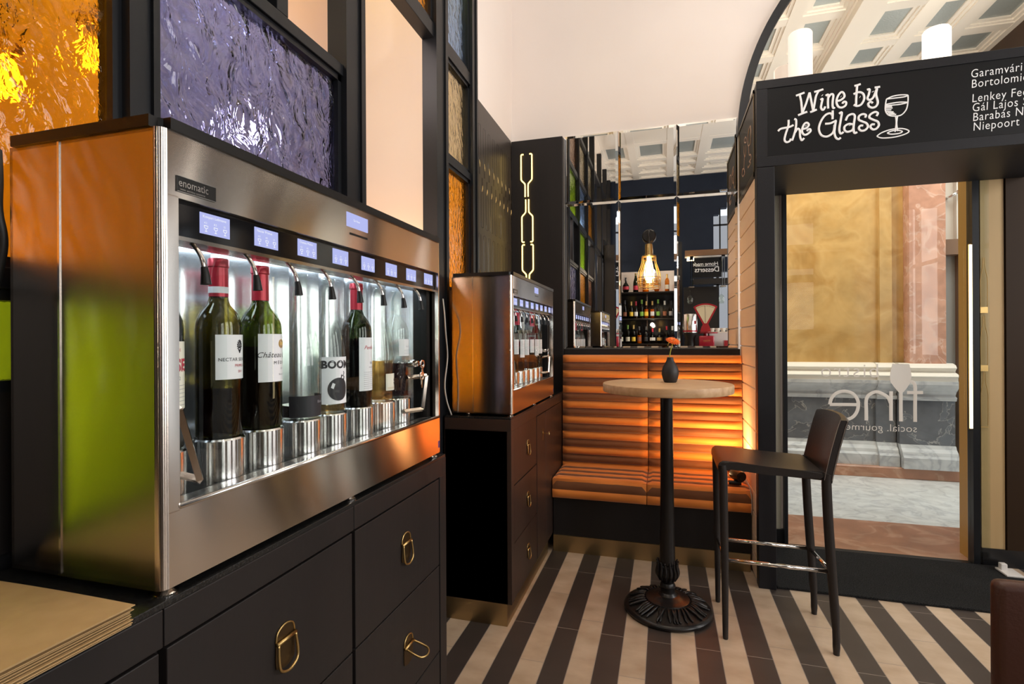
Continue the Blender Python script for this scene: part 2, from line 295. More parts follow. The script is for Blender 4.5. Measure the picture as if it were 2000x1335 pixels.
# ------------------------------------------------------------------ mesh helpers
class MB:
    """collects shapes in room coordinates; build() links them as ONE mesh object"""
    def __init__(s): s.bm = bmesh.new(); s.mi = 0
    def _face(s, vs):
        try:
            f = s.bm.faces.new(vs); f.material_index = s.mi; return f
        except ValueError: return None
    def box(s, x0, x1, y0, y1, z0, z1, bev=0.0, seg=2):
        vs = [s.bm.verts.new((x, y, z)) for z in (z0, z1) for y in (y0, y1) for x in (x0, x1)]
        fs = [s._face([vs[i] for i in q]) for q in ((0, 2, 3, 1), (4, 5, 7, 6), (0, 1, 5, 4), (2, 6, 7, 3), (0, 4, 6, 2), (1, 3, 7, 5))]
        if bev:
            es = list({e for f in fs for e in f.edges})
            r = bmesh.ops.bevel(s.bm, geom=es, offset=bev, segments=seg, profile=0.5, affect='EDGES')
            for f in r['faces']: f.material_index = s.mi
        return s
    def tube(s, pts, r, seg=8, closed=False, cap=True, squash=None):
        """sweep a circle along pts; r a number or a list; squash=(axis, factor) flattens every ring about its own centre"""
        P = [Vector(p) for p in pts]; n = len(P); rings = []; prev = None
        for i, p in enumerate(P):
            if closed: d = P[(i + 1) % n] - P[i - 1]
            else: d = P[min(i + 1, n - 1)] - P[max(i - 1, 0)]
            if d.length < 1e-9: d = Vector((0, 0, 1))
            d.normalize()
            if prev is None:
                a = Vector((0, 0, 1)) if abs(d.z) < 0.9 else Vector((1, 0, 0))
                x = d.cross(a).normalized()
            else:
                x = (prev - d * prev.dot(d))
                if x.length < 1e-6: x = d.orthogonal()
                x.normalize()
            prev = x; y = d.cross(x)
            rr = r[i] if isinstance(r, (list, tuple)) else r
            ring = []
            for k in range(seg):
                q = p + (x * math.cos(2 * PI * k / seg) + y * math.sin(2 * PI * k / seg)) * rr
                if squash:
                    ax, fc = squash; q[ax] = p[ax] + (q[ax] - p[ax]) * fc
                ring.append(s.bm.verts.new(q))
            rings.append(ring)
        for i in range(n if closed else n - 1):
            A, B = rings[i], rings[(i + 1) % n]
            for k in range(seg): s._face((A[k], A[(k + 1) % seg], B[(k + 1) % seg], B[k]))
        if cap and not closed:
            s._face(list(reversed(rings[0]))); s._face(rings[-1])
        return s
    def lathe(s, prof, cx=0, cy=0, cz=0, seg=24, a0=0.0, a1=2 * PI):
        full = abs(a1 - a0 - 2 * PI) < 1e-6; n = seg if full else seg + 1; rings = []
        for (r, z) in prof:
            if r < 1e-6: rings.append([s.bm.verts.new((cx, cy, cz + z))])
            else: rings.append([s.bm.verts.new((cx + r * math.cos(a0 + (a1 - a0) * k / seg), cy + r * math.sin(a0 + (a1 - a0) * k / seg), cz + z)) for k in range(n)])
        for A, B in zip(rings, rings[1:]):
            for k in range(seg):
                k2 = (k + 1) % n
                if len(A) == 1 and len(B) == 1: continue
                if len(A) == 1: s._face((A[0], B[k2], B[k]))
                elif len(B) == 1: s._face((A[k], A[k2], B[0]))
                else: s._face((A[k], A[k2], B[k2], B[k]))
        return s
    def cyl(s, p0, p1, r, seg=16): return s.tube([p0, p1], r, seg)
    def prism(s, poly, axis, d0, d1):
        """poly: 2-D points in the two other axes (in x,y,z order), extruded along axis"""
        def mk(p, d):
            l = list(p); l.insert('xyz'.index(axis), d); return s.bm.verts.new(l)
        A = [mk(p, d0) for p in poly]; B = [mk(p, d1) for p in poly]; n = len(poly)
        s._face(A); s._face(list(reversed(B)))
        for i in range(n): s._face((A[i], B[i], B[(i + 1) % n], A[(i + 1) % n]))
        return s
    def grid(s, fn, nu, nv):
        V = [[s.bm.verts.new(fn(i / nu, j / nv)) for j in range(nv + 1)] for i in range(nu + 1)]
        for i in range(nu):
            for j in range(nv): s._face((V[i][j], V[i + 1][j], V[i + 1][j + 1], V[i][j + 1]))
        return s
    def add_mesh(s, me, fn):
        vs = [s.bm.verts.new(fn(v.co)) for v in me.vertices]
        for p in me.polygons: s._face([vs[i] for i in p.vertices])
        return s
    def build(s, name, mat, parent=None, smooth=False, solid=0.0):
        me = bpy.data.meshes.new(name)
        bmesh.ops.recalc_face_normals(s.bm, faces=s.bm.faces)
        org = Vector((0, 0, 0)); q = parent
        while q is not None: org += q.location; q = q.parent
        s.bm.transform(Matrix.Translation(-org))
        s.bm.to_mesh(me); s.bm.free()
        for m in (mat if isinstance(mat, (list, tuple)) else [mat]): me.materials.append(M[m])
        if smooth:
            for p in me.polygons: p.use_smooth = True
            if smooth == 'auto': me.set_sharp_from_angle(angle=R(38))
        o = bpy.data.objects.new(name, me); C.objects.link(o); o.parent = parent
        return o
def tag(o, label, cat, group=None, kind=None):
    if label: o['label'] = label
    if cat: o['category'] = cat
    if group: o['group'] = group
    if kind: o['kind'] = kind
    return o
def thing(name, loc, label, cat, group=None):
    o = bpy.data.objects.new(name, None); C.objects.link(o); o.location = loc; o.empty_display_size = 0.1
    return tag(o, label, cat, group)
def struct(name, mb, mat, parent=None, smooth=False):
    o = mb.build(name, mat, parent, smooth)
    if parent is None: o['kind'] = 'structure'
    return o
KIDS = {}
def copy_tree(o, parent=None, loc=None):
    c = o.copy(); C.objects.link(c); c.parent = parent
    if loc is not None: c.location = loc
    for ch in [k for k in list(bpy.data.objects) if k.parent is o]: copy_tree(ch, c)
    return c
def box(*a, **k): return MB().box(*a, **k)
def smoothline(pts, n=5):
    """Catmull-Rom through pts"""
    P = [Vector(p) for p in pts]
    if len(P) < 3: return P
    out = []
    for i in range(len(P) - 1):
        a = P[max(i - 1, 0)]; b = P[i]; c = P[i + 1]; d = P[min(i + 2, len(P) - 1)]
        for k in range(n):
            t = k / n
            out.append(0.5 * ((2 * b) + (c - a) * t + (2 * a - 5 * b + 4 * c - d) * t * t + (3 * b - a - 3 * c + d) * t ** 3))
    out.append(P[-1]); return out
def text_mesh(s, size, shear=0.0, space=1.0, align='LEFT', bold=0.0):
    cu = bpy.data.curves.new('lettering', 'FONT'); cu.body = s; cu.size = size; cu.shear = shear; cu.space_character = space; cu.align_x = align
    cu.offset = bold; cu.resolution_u = 3
    o = bpy.data.objects.new('lettering', cu); me = bpy.data.meshes.new_from_object(o)
    bpy.data.objects.remove(o); bpy.data.curves.remove(cu); return me
def text_plane(mb, s, size, fn, **k):
    me = text_mesh(s, size, **k); mb.add_mesh(me, fn); bpy.data.meshes.remove(me); return mb
def ribbon(mb, strokes, y, r, thick=0.35):
    """painted strokes on a board facing -Y; strokes in mm (x,z)"""
    for st in strokes:
        P = smoothline([(a / 1000, y, b / 1000) for a, b in st], 5)
        mb.tube(P, r, 6, squash=(1, thick))
    return mb

M['wall_dark'] = pm('dark_brown_panelling', (0.055, 0.032, 0.020), 0.6)

# ------------------------------------------------------------------ the setting
WB = 3.64           # face of the wall with mirrors and door
CE = 4.40
struct('floor', box(-1.75, 3.4, -3.22, 3.64, -0.05, 0), 'floor')
mb = MB()
mb.box(-1.75, 0.72, WB, WB + 0.14, 0, CE + 0.2); mb.box(1.71, 2.05, WB, WB + 0.14, 0, CE + 0.2); mb.box(3.3, 3.6, WB, WB + .14, 0, CE + .2); mb.box(2.05, 3.3, WB, WB + .14, 0, .35); mb.box(2.05, 3.3, WB, WB + .14, 2.36, CE + .2); mb.box(0.72, 1.71, WB, WB + 0.14, 2.36, CE + 0.2)
struct('wall_back', mb, 'cream')
mb = MB()
for x in (2.05, 2.45, 2.86, 3.26): mb.box(x, x + .04, WB + .02, WB + .08, .35, 2.36)
mb.box(2.05, 3.3, WB + .02, WB + .08, .35, .40); mb.box(2.05, 3.3, WB + .02, WB + .08, 2.31, 2.36)
struct('window_7', mb, 'frame_black')  # unseen window, added so the steel fascia reflects bright streaks
struct('wall_left', box(-1.75, -1.05, 2.765, WB, 0, CE + 0.2), 'cream')
struct('wall_niche', box(-1.9, -1.75, -3.22, WB, 0, CE + 0.2), 'lit_niche')
mb = MB()
ys = [-3.4, -2.2, -0.8, -0.2, 1.2, 1.7, 3.0, WB]
for a, b in ((0, 1), (2, 3), (4, 5), (6, 7)): mb.box(3.4, 3.6, ys[a], ys[b], 0, CE + 0.2)
for a, b in ((1, 2), (3, 4), (5, 6)): mb.box(3.4, 3.6, ys[a], ys[b], 0, 0.9); mb.box(3.4, 3.6, ys[a], ys[b], 3.35, CE + 0.2)
struct('wall_right', mb, 'wall_dark')
for i, (a, b) in enumerate(((1, 2), (3, 4), (5, 6))):
    mb = MB(); y0, y1 = ys[a], ys[b]
    for (p, q, z0, z1) in ((y0, y0 + .06, .9, 3.35), (y1 - .06, y1, .9, 3.35), (y0, y1, .9, .96), (y0, y1, 3.29, 3.35), ((y0 + y1) / 2 - .02, (y0 + y1) / 2 + .02, .9, 3.35), (y0, y1, 2.3, 2.34)):
        mb.box(3.44, 3.50, p, q, z0, z1)
    struct('window_%d' % (i + 1), mb, 'frame_black')
# wall behind the camera, dark blue, with a tall window and a service opening
mb = MB()
FY = -3.22
mb.box(-1.75, 0.90, FY - .15, FY, 0, CE + 0.2); mb.box(2.6, 3.4, FY - .15, FY, 0, CE + 0.2)
mb.box(0.90, 2.6, FY - .15, FY, 0, 1.45); mb.box(0.90, 2.6, FY - .15, FY, 2.55, 2.93)
mb.prism([(0.90, 3.62), (1.0, 3.62), (1.0, 3.74), (1.14, 3.74), (1.14, 3.86), (1.3, 3.95), (2.6, 3.95), (2.6, CE + .2), (0.90, CE + .2)], 'y', FY - .15, FY)
struct('wall_front', mb, 'blue_wall')
mb = MB()
for x in (1.02, 1.55, 2.1): mb.box(x - .012, x + .012, FY - .1, FY - .06, 2.93, 3.9)
mb.box(0.9, 2.6, FY - .1, FY - .06, 3.42, 3.45)
struct('window_4', mb, 'frame_black')
mb = MB()
mb.box(0.95, 1.0, FY - .1, FY - .05, 1.45, 2.55); mb.box(1.5, 1.55, FY - .1, FY - .05, 1.45, 2.55); mb.box(0.9, 2.6, FY - .1, FY - .05, 2.3, 2.36)
struct('window_5', mb, 'frame_black')
o = struct('exterior_facade', box(-1, 6, -9.2, -9, 0, 4.85), 'facade'); o['label'] = 'pale building seen through the rear window'
# coffered ceiling
mb = MB()
mb.box(-1.9, 3.6, -3.4, 3.8, CE + .06, CE + .2)
XL = [-1.75, -1.05, -0.5, 0.12, 0.62, 1.24, 1.73, 1.93, 2.42, 2.86, 3.4]
YL = [WB, 3.0, 2.2, 1.55, 0.85, 0.25, -1.35, -2.15, -2.50, -2.92, -3.22]
for x in XL: mb.box(x - .06, x + .06, -3.22, WB, CE, CE + .10)
for y in YL: mb.box(-1.75, 3.4, y - .06, y + .06, CE + .003, CE + .10)
mb.box(1.72, 1.94, -3.22, WB, CE - .10, CE + .01); mb.box(1.70, 1.96, -3.22, WB, CE - .02, CE + .01)
for i in range(len(XL) - 1):
    for j in range(len(YL) - 1):
        x0, x1, y1, y0 = XL[i] + .06, XL[i + 1] - .06, YL[j] - .06, YL[j + 1] + .06
        if x1 - x0 < .1 or y1 - y0 < .1 or i == 6: continue
        if y1 - y0 > 1.2: mb.mi = 0; mb.box(x0 - .01, x1 + .01, y0 - .01, y1 + .01, CE + .005, CE + .10); continue
        for k, (t, z) in enumerate(((.03, CE + .016), (.07, CE + .032))):
            mb.mi = 0
            mb.box(x0, x0 + t, y0, y1, z, CE + .10); mb.box(x1 - t, x1, y0, y1, z, CE + .10)
            mb.box(x0 + t, x1 - t, y0, y0 + t, z, CE + .10); mb.box(x0 + t, x1 - t, y1 - t, y1, z, CE + .10)
        if (y1 - y0) > .45:
            mb.mi = 1; mb.box(x0 + .06, x1 - .06, y0 + .06, y1 - .06, CE + .048, CE + .10)
        else:
            mb.mi = 0; mb.box(x0 + .12, x1 - .12, y0 + .1, y1 - .1, CE + .030, CE + .10, .012)
mb.mi = 0
struct('ceiling', mb, ['white_trim', 'ceil_glass'])

# arcade outside the door
o = struct('floor_arcade', box(-1.5, 5.5, 4.27, 7, -0.06, -0.002), 'marble_white')
mb = MB(); mb.box(0.55, 2.2, WB + .02, 4.27, -0.06, 0.0); struct('floor_threshold', mb, 'marble_rose')
mb = MB(); mb.prism([(1.688, 3.646), (1.940, 4.28), (2.3, 4.28), (2.3, 3.785), (1.7095, 3.785), (1.7095, 3.646)], 'z', 0, 3.2); mb.prism([(0.715, 3.70), (0.46, 4.28), (0.1, 4.28), (0.1, 3.78), (0.715, 3.78)], 'z', 0, 3.2)
struct('trim_1', mb, 'timber')
AY = 5.72
struct('wall_arcade', box(-1.5, 2.2, AY + .1, AY + .4, 0, 3.6), 'marble_gold')
def course(name, mat, prof, x0, x1):
    """moulded course: prof = [(projection from the wall, z)...]"""
    mb = MB(); mb.prism([(AY + .12, prof[0][1])] + [(AY + .1 - p, z) for p, z in prof] + [(AY + .12, prof[-1][1])], 'x', x0, x1)
    return struct(name, mb, mat)
course('trim_2', 'marble_rose', [(.20, 0), (.20, .09), (.19, .10)], -1.5, 2.62)
def dado(n, off, x0, x1):
    course('trim_%d' % n, 'marble_pale', [(.15 + off, .10), (.15 + off, .20), (.13 + off, .22), (.12 + off, .25), (.09 + off, .28), (.08 + off, .31)], x0, x1)
    course('trim_%d' % (n + 1), 'marble_grey', [(.06 + off, .31), (.06 + off, .72)], x0, x1)
    course('trim_%d' % (n + 2), 'marble_pale', [(.09 + off, .72), (.10 + off, .75), (.07 + off, .765), (.09 + off, .80), (.13 + off, .84), (.15 + off, .87), (.15 + off, .90)], x0, x1)
    course('trim_%d' % (n + 3), 'stone_cream', [(.12 + off, .90), (.12 + off, .93), (.14 + off, .945), (.12 + off, .965), (.07 + off, .98), (.08 + off, 1.0), (.10 + off, 1.02), (.08 + off, 1.045), (.03 + off, 1.06)], x0, x1)
dado(3, 0, -1.5, 2.20)
dado(7, .03, 1.93, 2.09)
dado(11, .09, 2.10, 2.53)
struct('pillar_arcade', box(2.19, 2.475, AY - .03, AY + .2, 1.05, 2.93), 'marble_pink')
struct('pillar_arcade_narrow', box(1.98, 2.08, AY + .05, AY + .2, 1.05, 2.9), 'marble_gold')
course('trim_15', 'stone_cream', [(.13, 2.93), (.16, 2.95), (.15, 2.99), (.19, 3.04), (.20, 3.10)], 2.14, 2.53)
course('trim_16', 'marble_gold', [(.03, 2.88), (.06, 2.91), (.06, 2.97), (.10, 3.02), (.11, 3.10)], -1.5, 2.14)
struct('wall_arcade_shop', box(2.475, 5.0, AY + .12, AY + .4, 2.12, 3.6), 'stone_cream')
mb = MB(); mb.box(2.475, 2.62, AY + .14, AY + .4, 0, 2.12); mb.box(2.70, 5.0, AY + .2, AY + .4, 0, 2.1); struct('window_6', mb, 'shop_glass')
mb = MB(); mb.box(2.475, 5.0, AY + .02, AY + .14, 2.06, 2.20); mb.box(2.62, 2.645, AY + .08, AY + .2, 0, 2.06); struct('trim_17', mb, 'shop_frame')
mb = MB(); mb.box(2.60, 2.612, AY + .06, AY + .13, 2.2, 3.4); struct('trim_18', mb, 'stone_cream')
kb = thing('bracket', (2.56, AY + .12, 2.62), 'small steel bracket on the cream wall above the bronze lintel outside', 'bracket')
mb = MB(); mb.tube([(2.545, AY + .12, 2.60), (2.55, AY + .05, 2.60), (2.58, AY + .02, 2.62)], .012, 8).lathe([(0, -.02), (.02, -.015), (.02, .015), (0, .02)], 2.60, AY + .02, 2.63, 12); mb.build('bracket_arm', 'chrome', kb, True)

# ------------------------------------------------------------------ skirting and panels beside the door
struct('baseboard_back', box(0.555, 0.715, 3.615, WB, 0, .10).box(1.735, 3.4, 3.60, WB, 0, .10), 'granite_black')
struct('trim_19', box(0.555, 0.70, 3.625, WB, .10, 2.36), 'grey_tan')
struct('trim_20', box(1.735, 1.845, 3.61, WB, .10, 2.36), 'tan')
struct('trim_21', box(1.85, 2.045, 3.60, WB, .10, 2.60), 'deep_brown')
# the glass door
dr = bpy.data.objects.new('door_1', None); C.objects.link(dr); dr.location = (1.2, 3.62, 0); tag(dr, 'tall glass door onto the arcade with frosted lettering', None, kind='structure')
mb = MB(); mb.box(0.715, 0.735, 3.595, 3.645, 0, 2.36); mb.box(1.686, 1.718, 3.585, 3.645, 0, 2.36); mb.box(0.715, 1.718, 3.595, 3.645, 2.335, 2.375); mb.box(0.735, 1.686, 3.60, 3.64, 0, .006)
mb.build('frame', 'frame_black', dr)
box(0.735, 1.686, 3.614, 3.622, .008, 2.335).build('glass_leaf', 'door_sheet', dr)
box(1.719, 1.772, 3.600, 3.606, .05, 2.36).build('side_glass', 'door_sheet', dr)
WINE= [[(653,2536),(672,2541),(692,2547)],[(670,2540),(676,2507),(679,2474),(681,2443)],[(662,2435),(682,2442),(704,2448)],[(682,2445),(699,2491),(715,2544)],[(715,2544),(723,2496),(731,2449)],[(717,2444),(732,2448),(747,2454)],[(732,2453),(738,2490),(744,2522),(755,2545)],[(736,2544),(756,2547),(777,2552)],[(771,2523),(773,2521)],[(764,2500),(773,2504),(768,2478),(766,2461),(772,2449),(779,2451),(785,2464)],[(787,2518),(799,2521),(797,2490),(798,2452)],[(799,2507),(811,2522),(821,2516),(818,2484),(818,2460),(822,2451),(827,2455)],[(837,2484),(855,2488),(870,2502),(866,2521),(855,2526),(841,2508),(835,2481),(842,2457),(858,2449),(875,2458),(877,2473),(867,2477),(861,2468)],[(855,2505),(856,2504)],[(914,2549),(926,2551),(941,2555)],[(926,2550),(923,2513),(921,2478),(920,2456),(912,2455),(926,2448),(944,2455),(956,2481),(951,2506),(932,2516),(910,2509)],[(937,2492),(939,2491)],[(968,2522),(979,2523),(976,2500),(970,2481),(978,2471),(993,2479),(1004,2504),(1011,2526)],[(1001,2529),(1012,2529),(1024,2530)],[(1011,2521),(1007,2494),(1014,2456),(1007,2437),(992,2431),(977,2439),(973,2453),(983,2461),(993,2454)],[(993,2511),(994,2509)],[(569,2365),(583,2376),(620,2380),(641,2388)],[(618,2417),(617,2388),(604,2345),(599,2317),(608,2304),(623,2308),(628,2320)],[(644,2418),(653,2410),(650,2364),(634,2309)],[(648,2350),(660,2367),(669,2357),(671,2325),(678,2306),(689,2316)],[(685,2363),(700,2366),(711,2380),(703,2392),(691,2388),(682,2369),(680,2349),(689,2333),(703,2334),(718,2347),(716,2358),(707,2357),(703,2349)],[(696,2379),(698,2377)],[(818,2440),(818,2420),(817,2396)],[(817,2414),(807,2427),(786,2421),(766,2393),(756,2356),(766,2323),(789,2312),(810,2320),(822,2336),(826,2367)],[(784,2377),(808,2377),(835,2388)],[(831,2383),(827,2351),(825,2328),(831,2303),(843,2293),(853,2300)],[(846,2420),(858,2425),(854,2392),(847,2345),(850,2323),(857,2320),(865,2327)],[(875,2382),(885,2404),(905,2411),(915,2399),(911,2365),(909,2338),(913,2316),(925,2319)],[(911,2357),(890,2364),(871,2354),(870,2335),(883,2325),(902,2330),(910,2343)],[(893,2357),(894,2355)],[(959,2386),(963,2398),(951,2405),(934,2398),(932,2380),(947,2369),(965,2358),(971,2340),(959,2325),(942,2324),(932,2337),(939,2349),(951,2348)],[(1008,2388),(1014,2401),(1002,2409),(982,2399),(978,2384),(995,2371),(1013,2360),(1018,2342),(1008,2327),(993,2324),(982,2337),(988,2349),(1001,2348)]]
GLAS= [[(1051,2466),(1077,2476),(1111,2478),(1140,2473),(1127,2467),(1094,2466),(1051,2466)],[(1051,2466),(1046,2434),(1047,2407),(1060,2386),(1087,2378),(1113,2381),(1133,2404),(1140,2437),(1141,2472)],[(1047,2440),(1081,2443),(1110,2443),(1138,2439)],[(1047,2435),(1077,2433),(1110,2433),(1138,2437)],[(1048,2429),(1074,2427)],[(1048,2422),(1076,2419)],[(1049,2414),(1071,2411)],[(1051,2406),(1080,2399)],[(1055,2398),(1085,2392)],[(1060,2390),(1091,2386)],[(1089,2378),(1091,2343),(1086,2301)],[(1097,2377),(1093,2343),(1097,2304)],[(1009,2289),(1030,2304),(1070,2315),(1116,2314),(1144,2299),(1126,2285),(1080,2276),(1030,2278),(1009,2289)],[(1053,2299),(1070,2307),(1097,2308),(1116,2300),(1103,2292),(1070,2292),(1053,2299)]]
FINE= [[(972,892),(1048,894),(1124,895)],[(972,892),(981,929),(1009,963),(1051,975),(1093,963),(1119,929),(1124,893),(1117,854),(1096,821),(1065,805),(1026,807),(998,826),(983,853)],[(1166,802),(1166,867),(1166,922),(1179,954),(1216,975),(1253,963),(1280,941),(1292,910)],[(1295,980),(1294,895),(1294,805)],[(1345,989),(1344,896),(1344,803)],[(1416,803),(1416,898),(1417,998),(1412,1027),(1402,1038),(1393,1035)],[(1376,974),(1418,975),(1456,976)]]
BOWL= [[(1302,1143),(1388,1143),(1394,1113),(1399,1070),(1392,1032),(1373,997),(1356,975),(1333,975),(1313,1003),(1293,1034),(1289,1065),(1294,1108)]]
M['frost'] = pm('frosted_film', (0.80, 0.76, 0.70), 0.7)
mb = MB()
for st in FINE: mb.tube(smoothline([(a / 1000, 3.6125, b / 1000) for a, b in st], 5), .0095, 8, squash=(1, .08))
c_ = smoothline([(a / 1000, b / 1000) for a, b in BOWL[0] + BOWL[0][:1]], 3)
mb.prism([(p[0], p[1]) for p in BOWL[0] and [(a / 1000, b / 1000) for a, b in BOWL[0]]], 'y', 3.612, 3.6132)
text_plane(mb, 'bistro', 0.118, lambda v: (1.237 - v.x, 3.6127, 1.062 + v.y), space=1.12, bold=-.0012)
text_plane(mb, 'social. gourmet. wine.', 0.062, lambda v: (1.427 - v.x, 3.6127, 0.742 + v.y), space=1.02, bold=-.0006)
mb.build('lettering', 'frost', dr)
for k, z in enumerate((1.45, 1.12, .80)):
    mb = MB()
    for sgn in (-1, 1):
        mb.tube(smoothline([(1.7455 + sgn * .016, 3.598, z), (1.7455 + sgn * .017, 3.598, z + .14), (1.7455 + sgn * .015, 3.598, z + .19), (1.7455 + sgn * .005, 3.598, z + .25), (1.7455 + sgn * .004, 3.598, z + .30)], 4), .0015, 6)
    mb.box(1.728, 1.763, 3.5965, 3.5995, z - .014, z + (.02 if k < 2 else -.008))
    mb.build('bottle_outline', 'gold_ink', dr)  # reflections of glowing bottle shapes in the side glass, drawn as gold lines
ls = thing('led_strip', (1.678, 3.592, .78), 'bright vertical light strip on the black door frame', 'light strip')
box(1.672, 1.684, 3.583, 3.592, .78, 1.825).build('diffuser', 'led_warm', ls)
box(1.670, 1.686, 3.590, 3.597, .775, 1.83).build('channel', 'brass', ls)
st_ = thing('door_stop', (1.80, 3.50, 0), 'pale metal door stop on the floor at the foot of the black frame', 'door stop')
mb = MB(); mb.box(1.76, 1.84, 3.43, 3.54, 0.012, .022, .003); mb.build('plate', 'gap', st_); box(1.77, 1.80, 3.50, 3.53, .02, .055, .004).build('stop', 'gap', st_)
mt_ = box(.558, 1.84, 2.985, 3.585, 0, .012, .003).build('entrance_mat', 'mat_fibre'); tag(mt_, 'black fibre entrance mat lying in front of the glass door', 'mat')

# ------------------------------------------------------------------ sign portal round the door
po = thing('sign_portal', (.467, 2.965, 0), 'black portal with the wine menu board standing before the glass door', 'portal')
mb = MB(); mb.box(.467, .552, 2.965, 3.03, 0, 2.185, .003); mb.build('post', 'black_paint', po)
mb = MB(); mb.box(1.855, 1.935, 2.965, 3.03, 0, 2.185, .003); mb.build('post', 'black_paint', po)
mb = MB(); mb.box(.469, 1.933, 2.975, 3.595, 2.189, 2.632); mb.box(.4675, .52, 2.9655, 2.976, 2.2385, 2.5895); mb.box(1.88, 1.9345, 2.9655, 2.976, 2.2385, 2.5895)
mb.box(.467, 1.935, 2.965, 2.976, 2.187, 2.238, .002); mb.box(.467, 1.935, 2.965, 2.976, 2.590, 2.635, .002); mb.build('header', 'black_paint', po)
bd = box(.521, 1.879, 2.969, 2.9745, 2.239, 2.589).build('menu_board', 'board', po)
mb = MB(); ribbon(mb, WINE, 2.9682, .0056); mb.build('painted_title', 'chalk', bd)
mb = MB(); ribbon(mb, GLAS, 2.9682, .0032); mb.build('painted_glass', 'chalk', bd)
for z, s_ in ((2.520, 'Garamv\u00e1ri Brut'), (2.472, 'Bortolomiol Prosecco'), (2.404, 'Lenkey Fecske'), (2.360, 'G\u00e1l Lajos Sz\u00f3l\u0151'), (2.315, 'Barab\u00e1s Nagy'), (2.270, 'Niepoort Fabelhaft')):
    mb = MB(); text_plane(mb, s_, .056, lambda v: (1.392 + v.x * .765 + (2.53 - z) * .03, 2.9682, z + v.y + v.x * .02), space=1.1, shear=.06, bold=-.0002); mb.build('painted_line', 'chalk', bd)
mb = MB(); mb.box(.466, .470, 3.03, 3.60, 2.185, 2.60); sb = mb.build('side_board', 'board', po)
mb = MB()
for st in ([(3370, 2462), (3369, 2483), (3322, 2477), (3292, 2454), (3304, 2441), (3354, 2456), (3370, 2462)], [(3383, 2449), (3396, 2412), (3357, 2375), (3325, 2387), (3312, 2427)], [(3373, 2380), (3399, 2317)], [(3470, 2315), (3449, 2329), (3387, 2310), (3376, 2280), (3442, 2282), (3479, 2305), (3470, 2315)],
           [(3156, 2477), (3210, 2472), (3240, 2438), (3231, 2395), (3160, 2381), (3134, 2416), (3140, 2462), (3156, 2477)], [(3213, 2388), (3197, 2332), (3144, 2315), (3128, 2287), (3198, 2293), (3146, 2271), (3235, 2271), (3245, 2286)]):
    mb.tube(smoothline([(.4648, a / 1000, b / 1000) for a, b in st], 4), .0042, 6, squash=(0, .3))
mb.build('painted_drawing', 'copper_line', sb)
mb = MB(); mb.box(.462, .467, 3.03, 3.045, 2.16, 2.62); mb.box(.462, .467, 3.585, 3.60, 2.16, 2.62); mb.box(.462, .467, 3.03, 3.60, 2.60, 2.62); mb.box(.462, .467, 3.03, 3.60, 2.155, 2.185); mb.build('side_frame', 'brass_dark', po)
sp = box(.472, .480, 3.03, 3.60, 0, 2.155).build('side_panel', 'gap', po)
for k in range(19):
    z0 = 2.150 - (k + 1) * .1125
    mb = MB(); mb.box(.4655, .4735, 3.034, 3.597, max(z0 + .008, .003), z0 + .1115, .0012); mb.build('slat_board', 'slat', po)
# cylinder lamps on the portal
def pillar_lamp(x, label, mat, zt):
    t = thing('cylinder_lamp', (x, 3.42, 2.635), label, 'lamp', 'opal lamps on the portal')
    mb = MB(); mb.lathe([(.064, 2.655), (.064, zt - .01), (.058, zt), (.052, zt - .01), (.052, 2.66)], x, 3.42, 0, 32); mb.build('glass_shade', mat, t, 'auto')
    mb = MB(); mb.lathe([(0, 2.635), (.07, 2.635), (.07, 2.655), (0, 2.66)], x, 3.42, 0, 32); mb.build('base', 'black_paint', t, 'auto')
pillar_lamp(.776, 'opal cylinder lamp on the portal above the painted title', 'lamp_glass', 3.085)
pillar_lamp(1.45, 'opal cylinder lamp on the portal above the wine list', 'lamp_hot', 2.992)

# ------------------------------------------------------------------ mirrors
am = thing('arched_mirror', (1.9, 3.62, 2.6), 'large arched mirror with black curved frame reflecting the coffered ceiling', 'mirror')
RA, cx, cz = 1.445, 1.905, 2.600
mb = MB(); arc = [(cx + (RA - .03) * math.cos(a), cz + (RA - .03) * math.sin(a)) for a in [PI * k / 64 for k in range(65)]]
mb.prism(arc, 'y', 3.626, 3.638); mb.build('glass', 'mirror_dim', am)
mb = MB(); n = 64
for k in range(n):
    a0, a1 = PI * k / n, PI * (k + 1) / n
    q = [(cx + r_ * math.cos(a), cz + r_ * math.sin(a)) for r_, a in ((RA, a0), (RA, a1), (RA - .052, a1), (RA - .052, a0))]
    mb.prism(q, 'y', 3.606, 3.638)
mb.build('frame', 'frame_black', am)
def mirror_tile(x0, x1, z0, z1, label):
    mb = MB(); b, g = .017, .0012; x0 += g; x1 -= g; z0 += g; z1 -= g; yb, yf, ye = 3.638, 3.6275, 3.6300
    V = mb.bm.verts.new
    e = [V(p) for p in ((x0, ye, z0), (x1, ye, z0), (x1, ye, z1), (x0, ye, z1))]
    f = [V(p) for p in ((x0 + b, yf, z0 + b), (x1 - b, yf, z0 + b), (x1 - b, yf, z1 - b), (x0 + b, yf, z1 - b))]
    h = [V(p) for p in ((x0, yb, z0), (x1, yb, z0), (x1, yb, z1), (x0, yb, z1))]
    mb._face(f); mb._face(h[::-1])
    for i in range(4):
        j = (i + 1) % 4; mb._face((e[i], e[j], f[j], f[i])); mb._face((e[i], h[i], h[j], e[j]))
    o = mb.build('mirror_tile', 'mirror'); tag(o, label, 'mirror tile', 'mirror tiles above the banquette')
XM = [-.668, -.295, .085, .460]
nm = ('beside the glowing bottle sign', 'in the middle of the row', 'beside the slatted portal side')
